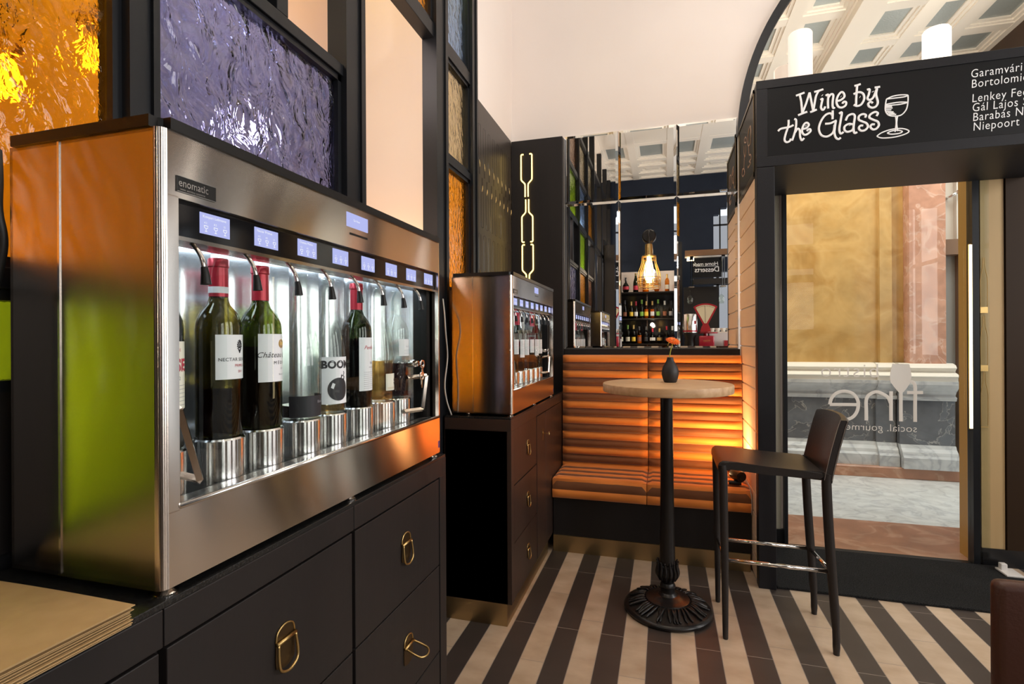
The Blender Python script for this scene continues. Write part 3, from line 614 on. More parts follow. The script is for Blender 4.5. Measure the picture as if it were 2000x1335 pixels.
for i in range(3):
    mirror_tile(XM[i], XM[i + 1], 1.232, 2.245, 'tall mirror tile with cut edges above the banquette ' + ('behind the caged wall lamp' if i == 1 else nm[i]))
    mirror_tile(XM[i], XM[i + 1], 2.245, 2.720, 'short upper mirror tile under the cream wall ' + nm[i])
struct('trim_22', box(-.668, .465, 3.60, WB, 1.19, 1.231), 'cab')
# caged wall lamp on the middle tile
wl = thing('wall_lamp', (-.093, 3.627, 1.98), 'brass caged wall lamp with glowing bulb on the middle mirror tile', 'lamp')
LX, LY = -.093, 3.545
mb = MB(); mb.tube([(LX, 3.627, 1.985), (LX, 3.600, 1.985), (LX, 3.592, 1.985)], [.045, .045, .038], 28); mb.build('wall_plate', 'iron', wl, 'auto')
mb = MB(); mb.tube(smoothline([(LX, 3.60, 2.000), (LX, 3.565, 2.012), (LX, LY, 1.985), (LX, LY, 1.92)], 5), .005, 8); mb.build('arm', 'iron', wl, True)
mb = MB(); mb.lathe([(0, 1.925), (.022, 1.920), (.024, 1.905), (.024, 1.86), (.026, 1.858), (.026, 1.848), (.044, 1.845), (.046, 1.838), (.040, 1.836), (0, 1.836)], LX, LY, 0, 28); mb.build('socket', 'brass', wl, 'auto')
mb = MB(); mb.lathe([(0, 1.676), (.014, 1.680), (.026, 1.694), (.032, 1.715), (.031, 1.745), (.024, 1.785), (.017, 1.815), (.015, 1.838), (0, 1.838)], LX, LY, 0, 20); mb.build('bulb', 'bulb', wl, True)
mb = MB()
for k in range(10):
    a = 2 * PI * k / 10
    mb.tube(smoothline([(LX + r_ * math.cos(a), LY + r_ * math.sin(a), z) for r_, z in ((.044, 1.842), (.047, 1.80), (.062, 1.755), (.072, 1.715), (.073, 1.66), (.070, 1.645))], 3), .0021, 5)
for r_, z in ((.072, 1.700), (.0735, 1.672), (.070, 1.645)): mb.tube([(LX + r_ * math.cos(2 * PI * k / 28), LY + r_ * math.sin(2 * PI * k / 28), z) for k in range(28)], .0022, 5, closed=True)
mb.build('cage', 'brass', wl, True)

# ------------------------------------------------------------------ panel with glowing bottle outlines, engraved wall panel
ns = thing('neon_bottle_sign', (-.86, 3.58, .945), 'black upright panel with glowing bottle outlines in the corner', 'sign')
box(-1.043, -.672, 3.585, 3.638, .94, 2.712, .003).build('backing', 'cab', ns)
def outline(z_base, sgn, x):
    mb = MB()
    for s_ in (-1, 1):
        P = [(x + s_ * .022, z_base), (x + s_ * .034, z_base), (x + s_ * .0395, z_base + sgn * .008), (x + s_ * .0395, z_base + sgn * .02), (x + s_ * .0395, z_base + sgn * .09), (x + s_ * .0395, z_base + sgn * .165), (x + s_ * .036, z_base + sgn * .183), (x + s_ * .016, z_base + sgn * .205), (x + s_ * .011, z_base + sgn * .222), (x + s_ * .011, z_base + sgn * .30)]
        mb.tube(smoothline([(a, 3.579, b) for a, b in P], 4), .0046, 8)
    return mb
for z, sg, x in ((2.609, -1, -.929), (1.989, 1, -.925), (1.969, -1, -.923)): outline(z, sg, x).build('bottle_outline', 'neon', ns, True)
M['bronze_sheet'] = pm('dark_bronze_sheet', (0.050, 0.043, 0.038), 0.36, 0.35, noise=(2.5, 0.3), c2=(0.064, 0.055, 0.048))
ep = thing('engraved_panel', (-1.048, 3.2, .945), 'dark bronze wall panel engraved with rows of bottle outlines', 'panel')
box(-1.049, -1.044, 2.768, 3.582, .947, 2.714).build('sheet', 'bronze_sheet', ep)
mb = MB(); gl = mb
for k in range(9):
    y = 2.83 + k * .088
    for row, (z0, sg) in enumerate(((2.58, -1), (1.97, 1), (1.93, -1), (1.32, 1))):
        yy = y + (.044 if row % 2 else 0)
        for s_ in (-1, 1):
            P = [(yy + s_ * .006, z0), (yy + s_ * .018, z0 + sg * .006), (yy + s_ * .020, z0 + sg * .03), (yy + s_ * .020, z0 + sg * .19), (yy + s_ * .017, z0 + sg * .215), (yy + s_ * .006, z0 + sg * .245), (yy + s_ * .005, z0 + sg * .30)]
            mb.tube([(-1.0438, a, b) for a, b in P], .0014, 5, squash=(0, .5))
        mb.mi = 1; gl.tube([(-1.0432, yy - .005, z0 + sg * .215), (-1.0432, yy + .003, z0 + sg * .235), (-1.0432, yy + .006, z0 + sg * .255)], [.001, .003, .001], 6); mb.mi = 0  # brass flecks stand for light glinting on the engraved bottles
mb.build('engraving', ['black_gloss', 'brass'], ep)

# ------------------------------------------------------------------ stained glass screen along the wall
gs = thing('glass_screen', (-1.03, .8, 0), 'tall black framed screen of coloured hammered glass panes behind the wine dispensers', 'screen')
SX0, SX1 = -1.07, -1.005
def post(y0, y1):
    mb = MB(); mb.box(SX0, SX1, y0, y1, 0, CE, .002); c = (y0 + y1) / 2
    mb.mi = 0; mb.box(SX1 - .002, SX1 + .008, y0, y0 + (y1 - y0) * .34, 0, CE); mb.box(SX1 - .002, SX1 + .008, y1 - (y1 - y0) * .22, y1, 0, CE)
    for z in (1.62, 1.98, 2.15, 2.23, 2.45, 2.70, 2.95): mb.lathe([(.005, -.0), (.005, .002), (0, .003)], 0, 0, 0, 8)if False else None
    return mb.build('post', 'frame_black', gs)
for y0, y1 in ((-3.2, -3.08), (-2.45, -2.38), (-1.62, -1.55), (-.70, -.62), (.02, .075), (.770, .834), (1.497, 1.612), (2.208, 2.345), (2.680, 2.765)): post(y0, y1)
def rail(y0, y1, z0, z1):
    mb = MB(); mb.box(SX0, SX1 - .004, y0, y1, z0, z1, .002); mb.build('rail', 'frame_black', gs)
BAYS = [(-.62, .02), (.075, .770), (.834, 1.497), (1.612, 2.208), (2.345, 2.680)]
for i, (a, b) in enumerate(BAYS):
    for z0, z1 in ((2.168, 2.205), (2.690, 2.755), (3.27, 3.33), (3.84, 3.90), (CE - .05, CE)):
        if i == 3 and z0 < 2.3: continue
        rail(a, b, z0, z1)
    rail(a, b, .90, .96)
for a, b in ((-1.55, -.70), (-2.38, -1.62), (-3.08, -2.45)):
    for z0, z1 in ((2.690, 2.755), (3.84, 3.90)): rail(a, b, z0, z1)
def pane(mat, a, b, z0, z1, label):
    mb = MB(); f = .018
    mb.box(-1.058, -1.018, a, a + f, z0, z1); mb.box(-1.058, -1.018, b - f, b, z0, z1); mb.box(-1.058, -1.018, a, b, z0, z0 + f); mb.box(-1.058, -1.018, a, b, z1 - f, z1)
    fr = mb.build('pane_frame', 'frame_black', gs)
    o = box(-1.041, -1.033, a + f - .003, b - f + .003, z0 + f - .003, z1 - f + .003).build('glass_pane', mat, fr); o['label'] = label
A = 'amber hammered glass'; 
rail(-.62, .77, 1.385, 1.42)
pane('amber', .075, .770, 1.42, 2.168, A); pane('green', .075, .45, .96, 1.385, 'green hammered glass'); box(-1.06, -1.02, .45, .53, .96, 1.385).build('infill_panel', 'cab', gs); pane('green', .53, .770, 1.22, 1.385, 'green hammered glass')
box(-1.06, -1.02, .53, .77, .96, 1.22).build('infill_panel', 'cab', gs)
pane('green', .075, .770, 2.205, 2.690, 'bright green hammered glass'); pane('blue', .075, .770, 2.755, 3.27, 'blue hammered glass'); pane('khaki', .075, .770, 3.33, 3.84, 'olive hammered glass')
pane('purple', .834, 1.497, .96, 2.168, 'violet hammered glass'); pane('green', .834, 1.497, 2.755, 3.27, 'green hammered glass'); pane('brownglass', .834, 1.497, 3.33, 3.84, 'brown hammered glass')
pane('amber', 1.612, 2.208, 2.755, 3.27, A)
mb = MB(); mb.box(SX0, SX1 - .004, 1.19, 1.235, 2.205, 2.690, .002); mb.build('post', 'frame_black', gs)
box(-1.055, -1.045, .834, 1.19, 2.205, 2.690).build('infill_panel', 'black_gloss', gs)
pane('amber', 2.345, 2.680, 1.545, 2.168, A); pane('khaki', 2.345, 2.680, 2.205, 2.690, 'olive hammered glass'); pane('blue', 2.345, 2.680, 2.755, 3.27, 'blue hammered glass'); pane('purple', 2.345, 2.680, 3.33, 3.84, 'violet hammered glass')
box(-1.06, -1.02, 2.345, 2.680, .96, 1.545).build('infill_panel', 'back_wood', gs)
pane('amber', 1.612, 2.208, .96, 1.60, A); rail(1.612, 2.208, 1.60, 1.64)
box(-1.06, -1.02, 1.612, 2.208, .0, .96).build('infill_panel', 'cab', gs)
pane('brownglass', -.62, .02, 1.42, 2.168, 'dark brown hammered glass'); pane('amber', -.62, .02, 2.755, 3.27, A); pane('khaki', -.62, .02, 3.33, 3.84, 'olive hammered glass')
box(-1.06, -1.02, -.62, .02, .96, 1.385).build('infill_panel', 'cab', gs); 
# filament bulbs hanging in the room behind the screen
def hang_bulb(x, y, z, label, mat='bulb_dim'):
    t = thing('pendant_bulb', (x, y, z), label, 'lamp', 'filament bulbs behind the screen')
    mb = MB(); mb.lathe([(0, -.035), (.016, -.030), (.025, -.012), (.024, .01), (.017, .035), (.013, .06), (0, .06)], x, y, z, 16); mb.build('bulb', mat, t, True)
    mb = MB(); mb.lathe([(0, .058), (.018, .058), (.02, .10), (.01, .115), (0, .115)], x, y, z, 16); mb.build('socket', 'brass', t, 'auto')
    mb = MB(); mb.cyl((x, y, z + .11), (x, y, CE + .1), .004, 6); mb.build('cord', 'cable_dark', t)
hang_bulb(-1.32, .925, 1.978, 'glowing bulb seen through the amber pane beside the black post')
hang_bulb(-1.32, .752, 1.836, 'glowing bulb seen through the amber pane at the edge of the picture')
hang_bulb(-1.32, 1.397, 1.98, 'glowing bulb seen through the violet pane', 'bulb_pink')

# ------------------------------------------------------------------ drawer cabinets and worktops
def ring_pull(parent, x, y, z, s=1.0, up=False):
    """flush brass ring pull on a front facing +X"""
    def ring(r, dz=0, ox=0): return
    mb = MB(); w_, h_ = .024 * s, .036 * s
    P = [(y - w_, z + h_ * .5), (y - w_ * .8, z + h_ * .95), (y, z + h_ * 1.15), (y + w_ * .8, z + h_ * .95), (y + w_, z + h_ * .5), (y + w_, z - h_ * .6), (y + w_ * .8, z - h_ * .85), (y, z - h_), (y - w_ * .8, z - h_ * .85), (y - w_, z - h_ * .6)]
    mb.prism([(q[0], q[1]) for q in smoothline([(a, b, 0) for a, b in P + P[:1]], 4)][:-1], 'x', x, x + .002 * s)
    q = mb.build('handle', 'brass_dark', parent)
    mb = MB()
    mb.tube(smoothline([(x + .002, a, b) for a, b in P[:5]], 4), .0018 * s, 6)
    t = .10 if not up else 1.25
    def sw(a, d): return (x + .006 * s + d * math.sin(t), a, z + h_ * .42 - d * math.cos(t))
    L_ = h_ * 1.5
    pts = [sw(y - w_ * .9, 0), sw(y - w_ * 1.0, L_ * .5), sw(y - w_ * .85, L_ * .85), sw(y, L_), sw(y + w_ * .85, L_ * .85), sw(y + w_ * 1.0, L_ * .5), sw(y + w_ * .9, 0)]
    mb.tube(smoothline(pts, 4), .0026 * s, 8)
    mb.cyl((x + .005 * s, y - w_ * 1.02, z + h_ * .42), (x + .005 * s, y + w_ * 1.02, z + h_ * .42), .0034 * s, 10)
    mb.build('ring', 'brass', q, True)
def cabinet(y0, y1, xf, mat, cols, label, end=None, lock=None):
    t = thing('drawer_cabinet', (-.85, (y0 + y1) / 2, 0), label, 'cabinet')
    mb = MB(); mb.box(-.990, xf - .020, y0, y1, .10, .884); mb.box(-.990, xf, y0, y1, .884, .936, .0015)
    if end: mb.box(-.990, xf, end[0], end[1], .10, .884, .0015)
    mb.build('carcass', mat, t)
    mb = MB(); mb.box(-.990, xf - .022, y0, y1, 0, .10); mb.build('kick_plate', 'kick', t)
    for (a, b, zs) in cols:
        for z0, z1, hs in zs:
            d = box(xf - .019, xf - .0015, a, b, z0, z1, bev=.0015).build('drawer', mat, t)
            if hs: ring_pull(d, xf - .0015, (a + b) / 2 + hs[0], hs[1], hs[2], len(hs) > 3)
    return t
XF = -.655
cabinet(1.004, 1.505, XF, 'cab', [(1.009, 1.455, [(.621, .879, (.010, .752, 1.0)), (.361, .617, (.020, .478, 1.0, 1)), (.104, .357, (.01, .22, 1.0))])], 'dark drawer cabinet at the counter end with two brass ring pulls in view', end=(1.459, 1.505))
cabinet(.550, 1.002, XF, 'cab', [(.555, .997, [(.621, .879, (.009, .752, 1.0)), (.361, .617, (.0, .478, 1.0)), (.104, .357, (.0, .22, 1.0))])], 'dark drawer cabinet below the middle of the large wine dispenser')
cabinet(.098, .548, XF, 'cab', [(.103, .543, [(.621, .879, (.0, .752, 1.0)), (.361, .617, (.0, .478, 1.0)), (.104, .357, (.0, .22, 1.0))])], 'dark drawer cabinet below the stack of brown paper')
o = box(-.990, XF - .001, .05, 1.504, .936, .945, bev=.001).build('worktop', 'top_black'); tag(o, 'black stone worktop under the large wine dispenser and the brown paper', 'worktop')
XG = -.665
cabinet(2.262, 2.762, XG, 'cab_brown', [(2.312, 2.752, [(.629, .884, (.035, .752, .95)), (.363, .623, (.03, .492, .95)), (.104, .357, (.03, .228, .95))])], 'brown drawer cabinet with three ring pulls below the small wine dispenser', end=(2.262, 2.308))
t = thing('door_cabinet', (-.85, 3.1, 0), 'brown cabinet with a key in its door beside the orange banquette', 'cabinet')
mb = MB(); mb.box(-.990, XG - .02, 2.764, 3.57, .10, .884); mb.box(-.990, XG, 2.764, 3.57, .884, .936, .0015); mb.build('carcass', 'cab_brown', t)
mb = MB(); mb.box(-.990, XG - .022, 2.764, 3.12, 0, .10); mb.build('kick_plate', 'kick', t)
d = box(XG - .019, XG - .0015, 2.768, 2.982, .104, .879, bev=.0015).build('door', 'cab_brown', t)
mb = MB(); mb.lathe([(0, 0), (.009, 0), (.009, .004), (0, .005)], 0, 0, 0, 12); mb.bm.transform(Matrix.Translation((XG - .0015, 2.905, .766)) @ Matrix.Rotation(PI / 2, 4, 'Y')); mb.box(XG - .0015, XG + .001, 2.899, 2.911, .725, .79); lk = mb.build('lock', 'brass', d)
mb = MB(); mb.box(XG + .003, XG + .028, 2.904, 2.906, .764, .768); mb.tube([(XG + .036, 2.905 + .009 * math.cos(a), .766 + .009 * math.sin(a)) for a in [2 * PI * k / 12 for k in range(12)]], .0015, 6, closed=True); mb.build('key', 'brass', lk)
box(XG - .019, XG - .0015, 2.988, 3.56, .104, .879, bev=.0015).build('door', 'cab_brown', t)
o = box(-.990, XG - .001, 2.262, 3.57, .936, .945, bev=.001).build('worktop', 'top_black'); tag(o, 'black worktop under the small wine dispenser beside the banquette', 'worktop')

BY = (.612, .731, .829, .944, 1.040, 1.156, 1.268, 1.358)
# ------------------------------------------------------------------ wine dispenser
def dispenser(label):
    t = thing('wine_dispenser', (-.80, 1.015, .945), label, 'wine dispenser', 'steel wine dispensers')
    Y0, Y1, Z0, Z1, XF, XB = .550, 1.482, .957, 1.595, -.660, -.955
    mb = MB()
    mb.box(XB, XF - .012, Y0, Y0 + .006, Z0, Z1); mb.box(XB, XF - .012, Y1 - .006, Y1, Z0, Z1); mb.box(XB, XB + .006, Y0, Y1, Z0, Z1)
    mb.box(XB, XF - .012, Y0, Y1, Z0, Z0 + .006); mb.box(XB, XF - .012, Y0, Y1, Z1 - .006, Z1)
    mb.build('body', 'steel_side', t)
    mb = MB(); mb.box(-.853, -.849, Y0 - .0015, Y0 + .002, Z0 + .004, Z1 - .002); mb.build('seam_strip', 'steel_bright', t)
    mb = MB(); mb.box(XB - .006, XF - .010, Y0 - .004, Y1 + .004, Z1, Z1 + .016)
    mb.bm.normal_update()
    es = [e for e in mb.bm.edges if abs(e.verts[0].co.z - e.verts[1].co.z) > .01 and e.verts[0].co.x > -.8]
    bmesh.ops.bevel(mb.bm, geom=es, offset=.018, segments=5, affect='EDGES')
    mb.bm.transform(Matrix.Translation((.014, 0, 0))); mb.build('top_cap', 'black_plastic', t, 'auto')
    # front sheet with rounded upright corners
    mb = MB()
    for (yc, a0, a1) in ((Y0 + .012, -PI / 2, 0), (Y1 - .012, 0, PI / 2)):
        mb.lathe([(.0, Z0), (.012, Z0), (.012, Z1), (0, Z1)], XF - .012, yc, 0, 10, a0, a1)
    mb.box(XF - .012, XF, Y0 + .012, Y1 - .012, 1.503, Z1); mb.box(XF - .012, XF, Y0 + .012, Y1 - .012, Z0, 1.062)
    mb.box(XF - .012, XF, Y0 + .012, .579, 1.06, 1.505); mb.box(XF - .012, XF, 1.466, Y1 - .012, 1.06, 1.505)
    mb.build('front_sheet', 'steel', t, 'auto')
    mb = MB(); mb.tube([(XF - .001, .579, 1.0665), (XF - .001, 1.466, 1.0665)], .0045, 10); mb.build('front_lip', 'steel_bright', t, True)
    mb = MB()
    for k in range(9): mb.box(XF - .042 + k * .0042, XF - .0395 + k * .0042, .580, 1.465, 1.058, 1.0665)
    mb.box(XF - .042, XF - .004, .580, 1.465, 1.050, 1.059); mb.build('drip_grille', 'steel_cup', t)
    # cavity
    mb = MB(); mb.box(XB + .01, XF - .044, .560, 1.470, 1.048, 1.058); mb.box(XF - .075, XF - .03, 1.445, 1.467, 1.05, 1.50); mb.box(XB + .02, XF - .03, .565, .579, 1.05, 1.50); mb.box(XB + .02, XF - .02, .565, 1.467, 1.490, 1.50)
    mb.build('cavity_lining', 'black_plastic', t)
    mb = MB(); mb.grid(lambda u, v: (-.830 - .03 * abs(math.sin(u * 8 * PI)), .58 + u * .865, 1.058 + v * .43), 96, 1); mb.box(XB + .02, XF - .076, 1.447, 1.467, 1.055, 1.495); mb.build('back_reflector', 'steel_back', t, 'auto')
    mb = MB(); mb.box(-.800, -.765, .60, 1.43, 1.484, 1.489); mb.build('cavity_light', 'led', t)
    mb = MB(); mb.box(XF - .024, XF - .013, .580, 1.466, 1.452, 1.504); bar = mb.build('display_bar', 'black_gloss', t)
    mb = MB(); mb.box(XF - .06, XF - .010, .580, 1.466, 1.446, 1.452); mb.build('bar_edge', 'steel_side', t)
    names = ['Konpari Lelimene', 'Nectar Primus', 'Chateau Medoc', '', '', '', '', '']
    for k in range(8):
        yc = .654 + k * .1098
        d = box(XF - .0135, XF - .0118, yc - .028, yc + .028, 1.4635, 1.4955).build('display', 'display', bar)
        mb = MB(); xx = XF - .0112
        if k < 3: text_plane(mb, names[k], .0062, lambda v: (xx, yc - .024 + v.x, 1.488 + v.y))
        for j in range(3):
            yg = yc - .018 + j * .018
            mb.tube([(xx, yg - .0035, 1.476), (xx, yg - .003, 1.473), (xx, yg, 1.4715), (xx, yg + .003, 1.473), (xx, yg + .0035, 1.476), (xx, yg - .0035, 1.476)], .0005, 4); mb.tube([(xx, yg, 1.4715), (xx, yg, 1.4675)], .0005, 4); mb.tube([(xx, yg - .002, 1.4675), (xx, yg + .002, 1.4675)], .0005, 4)
            text_plane(mb, ('4.2', '8.5', '15')[j], .0045, lambda v: (xx, yg - .0035 + v.x, 1.479 + v.y))
        mb.build('characters', 'display_text', d)
        n_ = MB(); yn = .622 + k * .1037
        n_.tube(smoothline([(XF - .030, yn, 1.452), (XF - .016, yn, 1.440), (XF - .006, yn + .001, 1.425), (XF - .002, yn + .002, 1.408)], 4), .0036, 10)
        noz = n_.build('nozzle', 'steel_bright', t, True)
        mb = MB(); mb.tube([(XF - .0025, yn + .002, 1.411), (XF - .001, yn + .0025, 1.400), (XF, yn + .003, 1.385)], [.0048, .0062, .0078], 12); mb.build('nozzle_tip', 'black_plastic', noz, 'auto')
        mb = MB(); mb.lathe([(0, 1.058), (.041, 1.058), (.041, 1.131), (.0385, 1.134), (0, 1.134)], -.745, BY[k], 0, 36); mb.build('bottle_stand', 'steel_cup', t, 'auto')
    d = box(XF - .001, XF + .0012, .988, 1.071, 1.5485, 1.5795).build('header_display', 'display', t)
    mb = MB(); text_plane(mb, 'Go Now', .007, lambda v: (XF + .0015, 1.012 + v.x, 1.563 + v.y)); mb.build('characters', 'display_text', d)
    mb = MB(); mb.box(XF - .001, XF + .001, 1.0, 1.07, 1.532, 1.5365); mb.build('card_slot', 'black_plastic', t)
    b = box(XF - .001, XF + .0022, .575, .642, 1.512, 1.5345, bev=.0008).build('badge', 'black_plastic', t)
    mb = MB(); text_plane(mb, 'enomatic', .0158, lambda v: (XF + .0026, .577 + v.x * .86, 1.5200 + v.y), bold=.0001); text_plane(mb, 'wine serving systems', .0048, lambda v: (XF + .0026, .579 + v.x * 1.05, 1.5145 + v.y))
    mb.box(XF + .0018, XF + .0026, .575, .642, 1.512, 1.5128); mb.box(XF + .0018, XF + .0026, .575, .642, 1.5337, 1.5345); mb.build('badge_lettering', 'steel_bright', b)
    s_ = box(XF - .001, XF + .0004, 1.459, 1.469, .972, .993).build('sticker', 'sticker', t)
    box(XF - .0515, XF - .0475, .582, 1.442, 1.060, 1.448).build('front_glass', 'sheet', t)
    mb = MB(); mb.box(XF - .056, XF - .043, .580, 1.445, 1.054, 1.064); mb.build('glass_track', 'black_plastic', t)
    for P in ([(XF - .045, 1.350, 1.192), (XF - .012, 1.405, 1.195), (XF - .012, 1.378, 1.100), (XF - .045, 1.330, 1.098)], [(XF - .045, .590, 1.203), (XF - .004, .582, 1.203), (XF - .004, .616, 1.094), (XF - .045, .622, 1.096)]):
        mb = MB()
        for a, b2 in zip(P, P[1:]): mb.tube([a, b2], .0062, 4)
        mb.build('pull_handle', 'steel_side', t)
    mb = MB(); mb.tube([(XF - .05, 1.372, 1.232), (XF - .028, 1.372, 1.232), (XF - .022, 1.372, 1.232)], [.011, .011, .008], 16); lk = mb.build('lock', 'chrome', t, 'auto')
    for (py, pz, ang) in ((1.378, 1.230, .2), (1.374, 1.196, -.1)):
        mb = MB(); mb.tube([(XF - .012, py + .0105 * math.cos(a), pz + .0105 * math.sin(a)) for a in [2 * PI * k / 16 for k in range(16)]], .0028, 6, closed=True)
        mb.box(XF - .013, XF - .011, py - .003, py + .003, pz - .034, pz - .010); mb.build('key', 'chrome', lk, 'auto')
    mb = MB(); mb.tube([(XF - .011, 1.376 + .007 * math.cos(a), 1.214 + .012 * math.sin(a)) for a in [2 * PI * k / 14 for k in range(14)]], .0009, 5, closed=True); mb.build('key_ring', 'chrome', lk)
    for (fx, fy) in ((XF - .018, Y0 + .02), (XF - .02, 1.02), (XF - .018, Y1 - .03), (XB + .06, Y0 + .05), (XB + .06, Y1 - .05)):
        mb = MB(); mb.lathe([(0, .945), (.016, .945), (.017, .948), (.012, .952), (.008, .958), (0, .958)], fx, fy, 0, 18); mb.build('foot', 'chrome', t, 'auto')
    return t
d1 = dispenser('large brushed steel wine dispenser with eight displays standing nearest the camera')

# ------------------------------------------------------------------ bottles
def profile(kind, r):
    if kind == 'bordeaux': P = [(0, 0), (r * .9, 0), (r, .004), (r, .185), (r * .97, .198), (r * .80, .214), (r * .50, .228), (.0150, .240), (.0140, .262), (.0138, .300)]
    elif kind == 'burgundy': P = [(0, 0), (r * .9, 0), (r, .004), (r, .125), (r * .95, .150), (r * .80, .180), (r * .58, .208), (r * .42, .232), (.0150, .250), (.0140, .300)]
    elif kind == 'champagne': P = [(0, 0), (r * .9, 0), (r, .005), (r, .140), (r * .93, .17), (r * .7, .21), (r * .42, .25), (.0150, .285), (.016, .310)]
    elif kind == 'round': P = [(0, 0), (r * .6, 0), (r * .9, .03), (r, .075), (r * .9, .12), (r * .5, .155), (.016, .17), (.014, .24)]
    else: P = [(0, 0), (r * .9, 0), (r, .004), (r, .16), (r * .97, .175), (r * .75, .20), (r * .42, .22), (.0135, .235), (.0135, .275)]
    return P
def bottle(kind, r, loc, glass, label, fill=None, wine='wine', cap=None, lab=None, group=None, hollow=True):
    """lab = (z0, z1, half angle, material, [(text, size, z, material, dy)...])"""
    t = thing('wine_bottle', loc, label, 'bottle', group)
    x, y, z = loc; P = profile(kind, r); top = P[-1][1]
    mb = MB(); mb.lathe(P + [(.0155, top), (.0155, top + .006), (.010, top + .006), (0, top + .0055)], x, y, z, 32); mb.build('glass', glass, t, True)
    if fill:
        Q = [(max(a - .0025, 0), max(b, .006)) for a, b in P if b < fill]
        r_top = Q[-1][0]
        for (a0, b0), (a1, b1) in zip(P, P[1:]):
            if b0 <= fill <= b1: r_top = max(a0 + (a1 - a0) * (fill - b0) / max(b1 - b0, 1e-6) - .0025, .001)
        mb = MB(); mb.lathe(Q + [(r_top, fill), (0, fill)], x, y, z, 28); mb.build('wine', wine, t, 'auto')
    if cap:
        mb = MB(); z0 = top - .058
        mb.lathe([(.0155, z0), (.0152, top - .008), (.0168, top - .006), (.0168, top + .006), (.0155, top + .008), (0, top + .008)], x, y, z, 24); mb.build('capsule', cap, t, 'auto')
        if glass == 'glass_olive':
            mb = MB(); mb.lathe([(.0158, z0 + .006), (.0158, z0 + .017)], x, y, z, 24); mb.build('capsule_band', 'label', t, True)
    if lab:
        z0, z1, ha, lm, txt = lab[:5]; rr = r + .0006; ro = lab[5] if len(lab) > 5 else 0
        mb = MB(); mb.grid(lambda u, v: (x + rr * math.cos(ro - ha + 2 * ha * u), y + rr * math.sin(ro - ha + 2 * ha * u), z + z0 + (z1 - z0) * v), 16, 1); lo = mb.build('label', lm, t, True)
        for (s_, size, tz, im, dy) in txt:
            mb = MB(); fn = (lambda v: (x + (rr + .0004) * math.cos(ro + (v.x + dy) / rr), y + (rr + .0004) * math.sin(ro + (v.x + dy) / rr), z + tz + v.y))
            if callable(s_): s_(mb, fn)
            else: text_plane(mb, s_, size, fn, align='CENTER', bold=.0011 if s_ in ('BOOM!', 'ENSE') else 0, shear=.35 if s_[:2] in ('Ch', 'Pe') else 0, space=1.05)
            mb.build('print', im, lo)
    return t
def mask(mb, fn):
    V = Vector
    for k in range(14):
        a = 2 * PI * k / 14; mb.tube([fn(V((.0045 * math.cos(a), .007 * math.sin(a) - .001, 0))), fn(V((.0062 * math.cos(a + .3), .0095 * math.sin(a + .3), 0)))], .0008, 4)
    mb.tube([fn(V((.004 * math.cos(a), .005 * math.sin(a), 0))) for a in [2 * PI * k / 12 for k in range(12)]], .0009, 4, closed=True)
    mb.tube([fn(V((0, .003, 0))), fn(V((0, -.004, 0)))], .001, 4); mb.tube([fn(V((-.003, -.006, 0))), fn(V((0, -.013, 0))), fn(V((.003, -.006, 0)))], .001, 4)
def seal(mb, fn):
    for r_ in (.0078, .0055): mb.tube([fn(Vector((r_ * math.cos(a), r_ * math.sin(a), 0))) for a in [2 * PI * k / 20 for k in range(20)]], .0009, 4, closed=True)
    for k in range(4): mb.tube([fn(Vector((-.003 + .002 * k, -.003, 0))), fn(Vector((-.003 + .002 * k, .003, 0)))], .0007, 4)
def bomb(mb, fn):
    for k in range(24):
        a0, a1 = PI * k / 24, PI * (k + 1) / 24; xa, xb, ha, hb = -.026 * math.cos(a0), -.026 * math.cos(a1), .026 * math.sin(a0), .026 * math.sin(a1)
        if ha < 1e-6: ha = 1e-5
        if hb < 1e-6: hb = 1e-5
        mb._face([mb.bm.verts.new(fn(Vector((a, b, 0)))) for a, b in ((xa, -ha), (xb, -hb), (xb, hb), (xa, ha))])
    q = [(.004, .022), (.016, .018), (.018, .028), (.007, .033)]; mb._face([mb.bm.verts.new(fn(Vector((a, b, 0)))) for a, b in q])
    mb.tube([fn(Vector(p)) for p in ((.013, .03, 0), (.016, .036, 0), (.014, .040, 0))], .0008, 4)
def glint(mb, fn): mb._face([mb.bm.verts.new(Vector(fn(Vector((a, b, 0)))) + Vector((.0005, -.0004, 0))) for a, b in ((-.019, .004), (-.013, .001), (-.009, .012), (-.015, .015))])
def lines(n, w_, dz):
    def f(mb, fn):
        for k in range(n): mb.tube([fn(Vector((-w_ + w_ * 2 * i / 6, -k * dz, 0))) for i in range(7)], .00035, 4)
    return f
def stag(mb, fn):
    for k in range(9): mb.tube([fn(Vector((.002 * math.sin(k * 2.1), -.008 + k * .002, 0))), fn(Vector((.005 * math.cos(k * 1.7), -.006 + k * .0021, 0)))], .0009, 4)
ZB = 1.1346
G1 = 'bottles in the large dispenser'
def bl(k): return (-.745, BY[k], ZB)
bottle('bordeaux', .0375, bl(0), 'glass_dark', 'red wine bottle with cream label half hidden by the dispenser edge', .20, cap='foil_dark', group=G1,
       lab=(.062, .165, 1.0, 'label_cream', [('ENSE', .026, .120, 'red_ink', -.004), ('2 0 1 2', .008, .106, 'grey_ink', 0), (lines(6, .026, .006), 0, .098, 'grey_ink', 0), ('ORNATE', .006, .150, 'red_ink', 0)]))
bottle('bordeaux', .0365, bl(1), 'glass_olive', 'wine bottle with red capsule and white label bearing a small black mask', .085, cap='foil_red', group=G1,
       lab=(.100, .176, .92, 'label', [(mask, 0, .158, 'ink', .008), ('NECTAR SEXARIA', .0082, .131, 'ink', .004), ('PRIMUS', .0065, .121, 'red_ink', .008), ('2011', .006, .111, 'red_ink', .010)]))
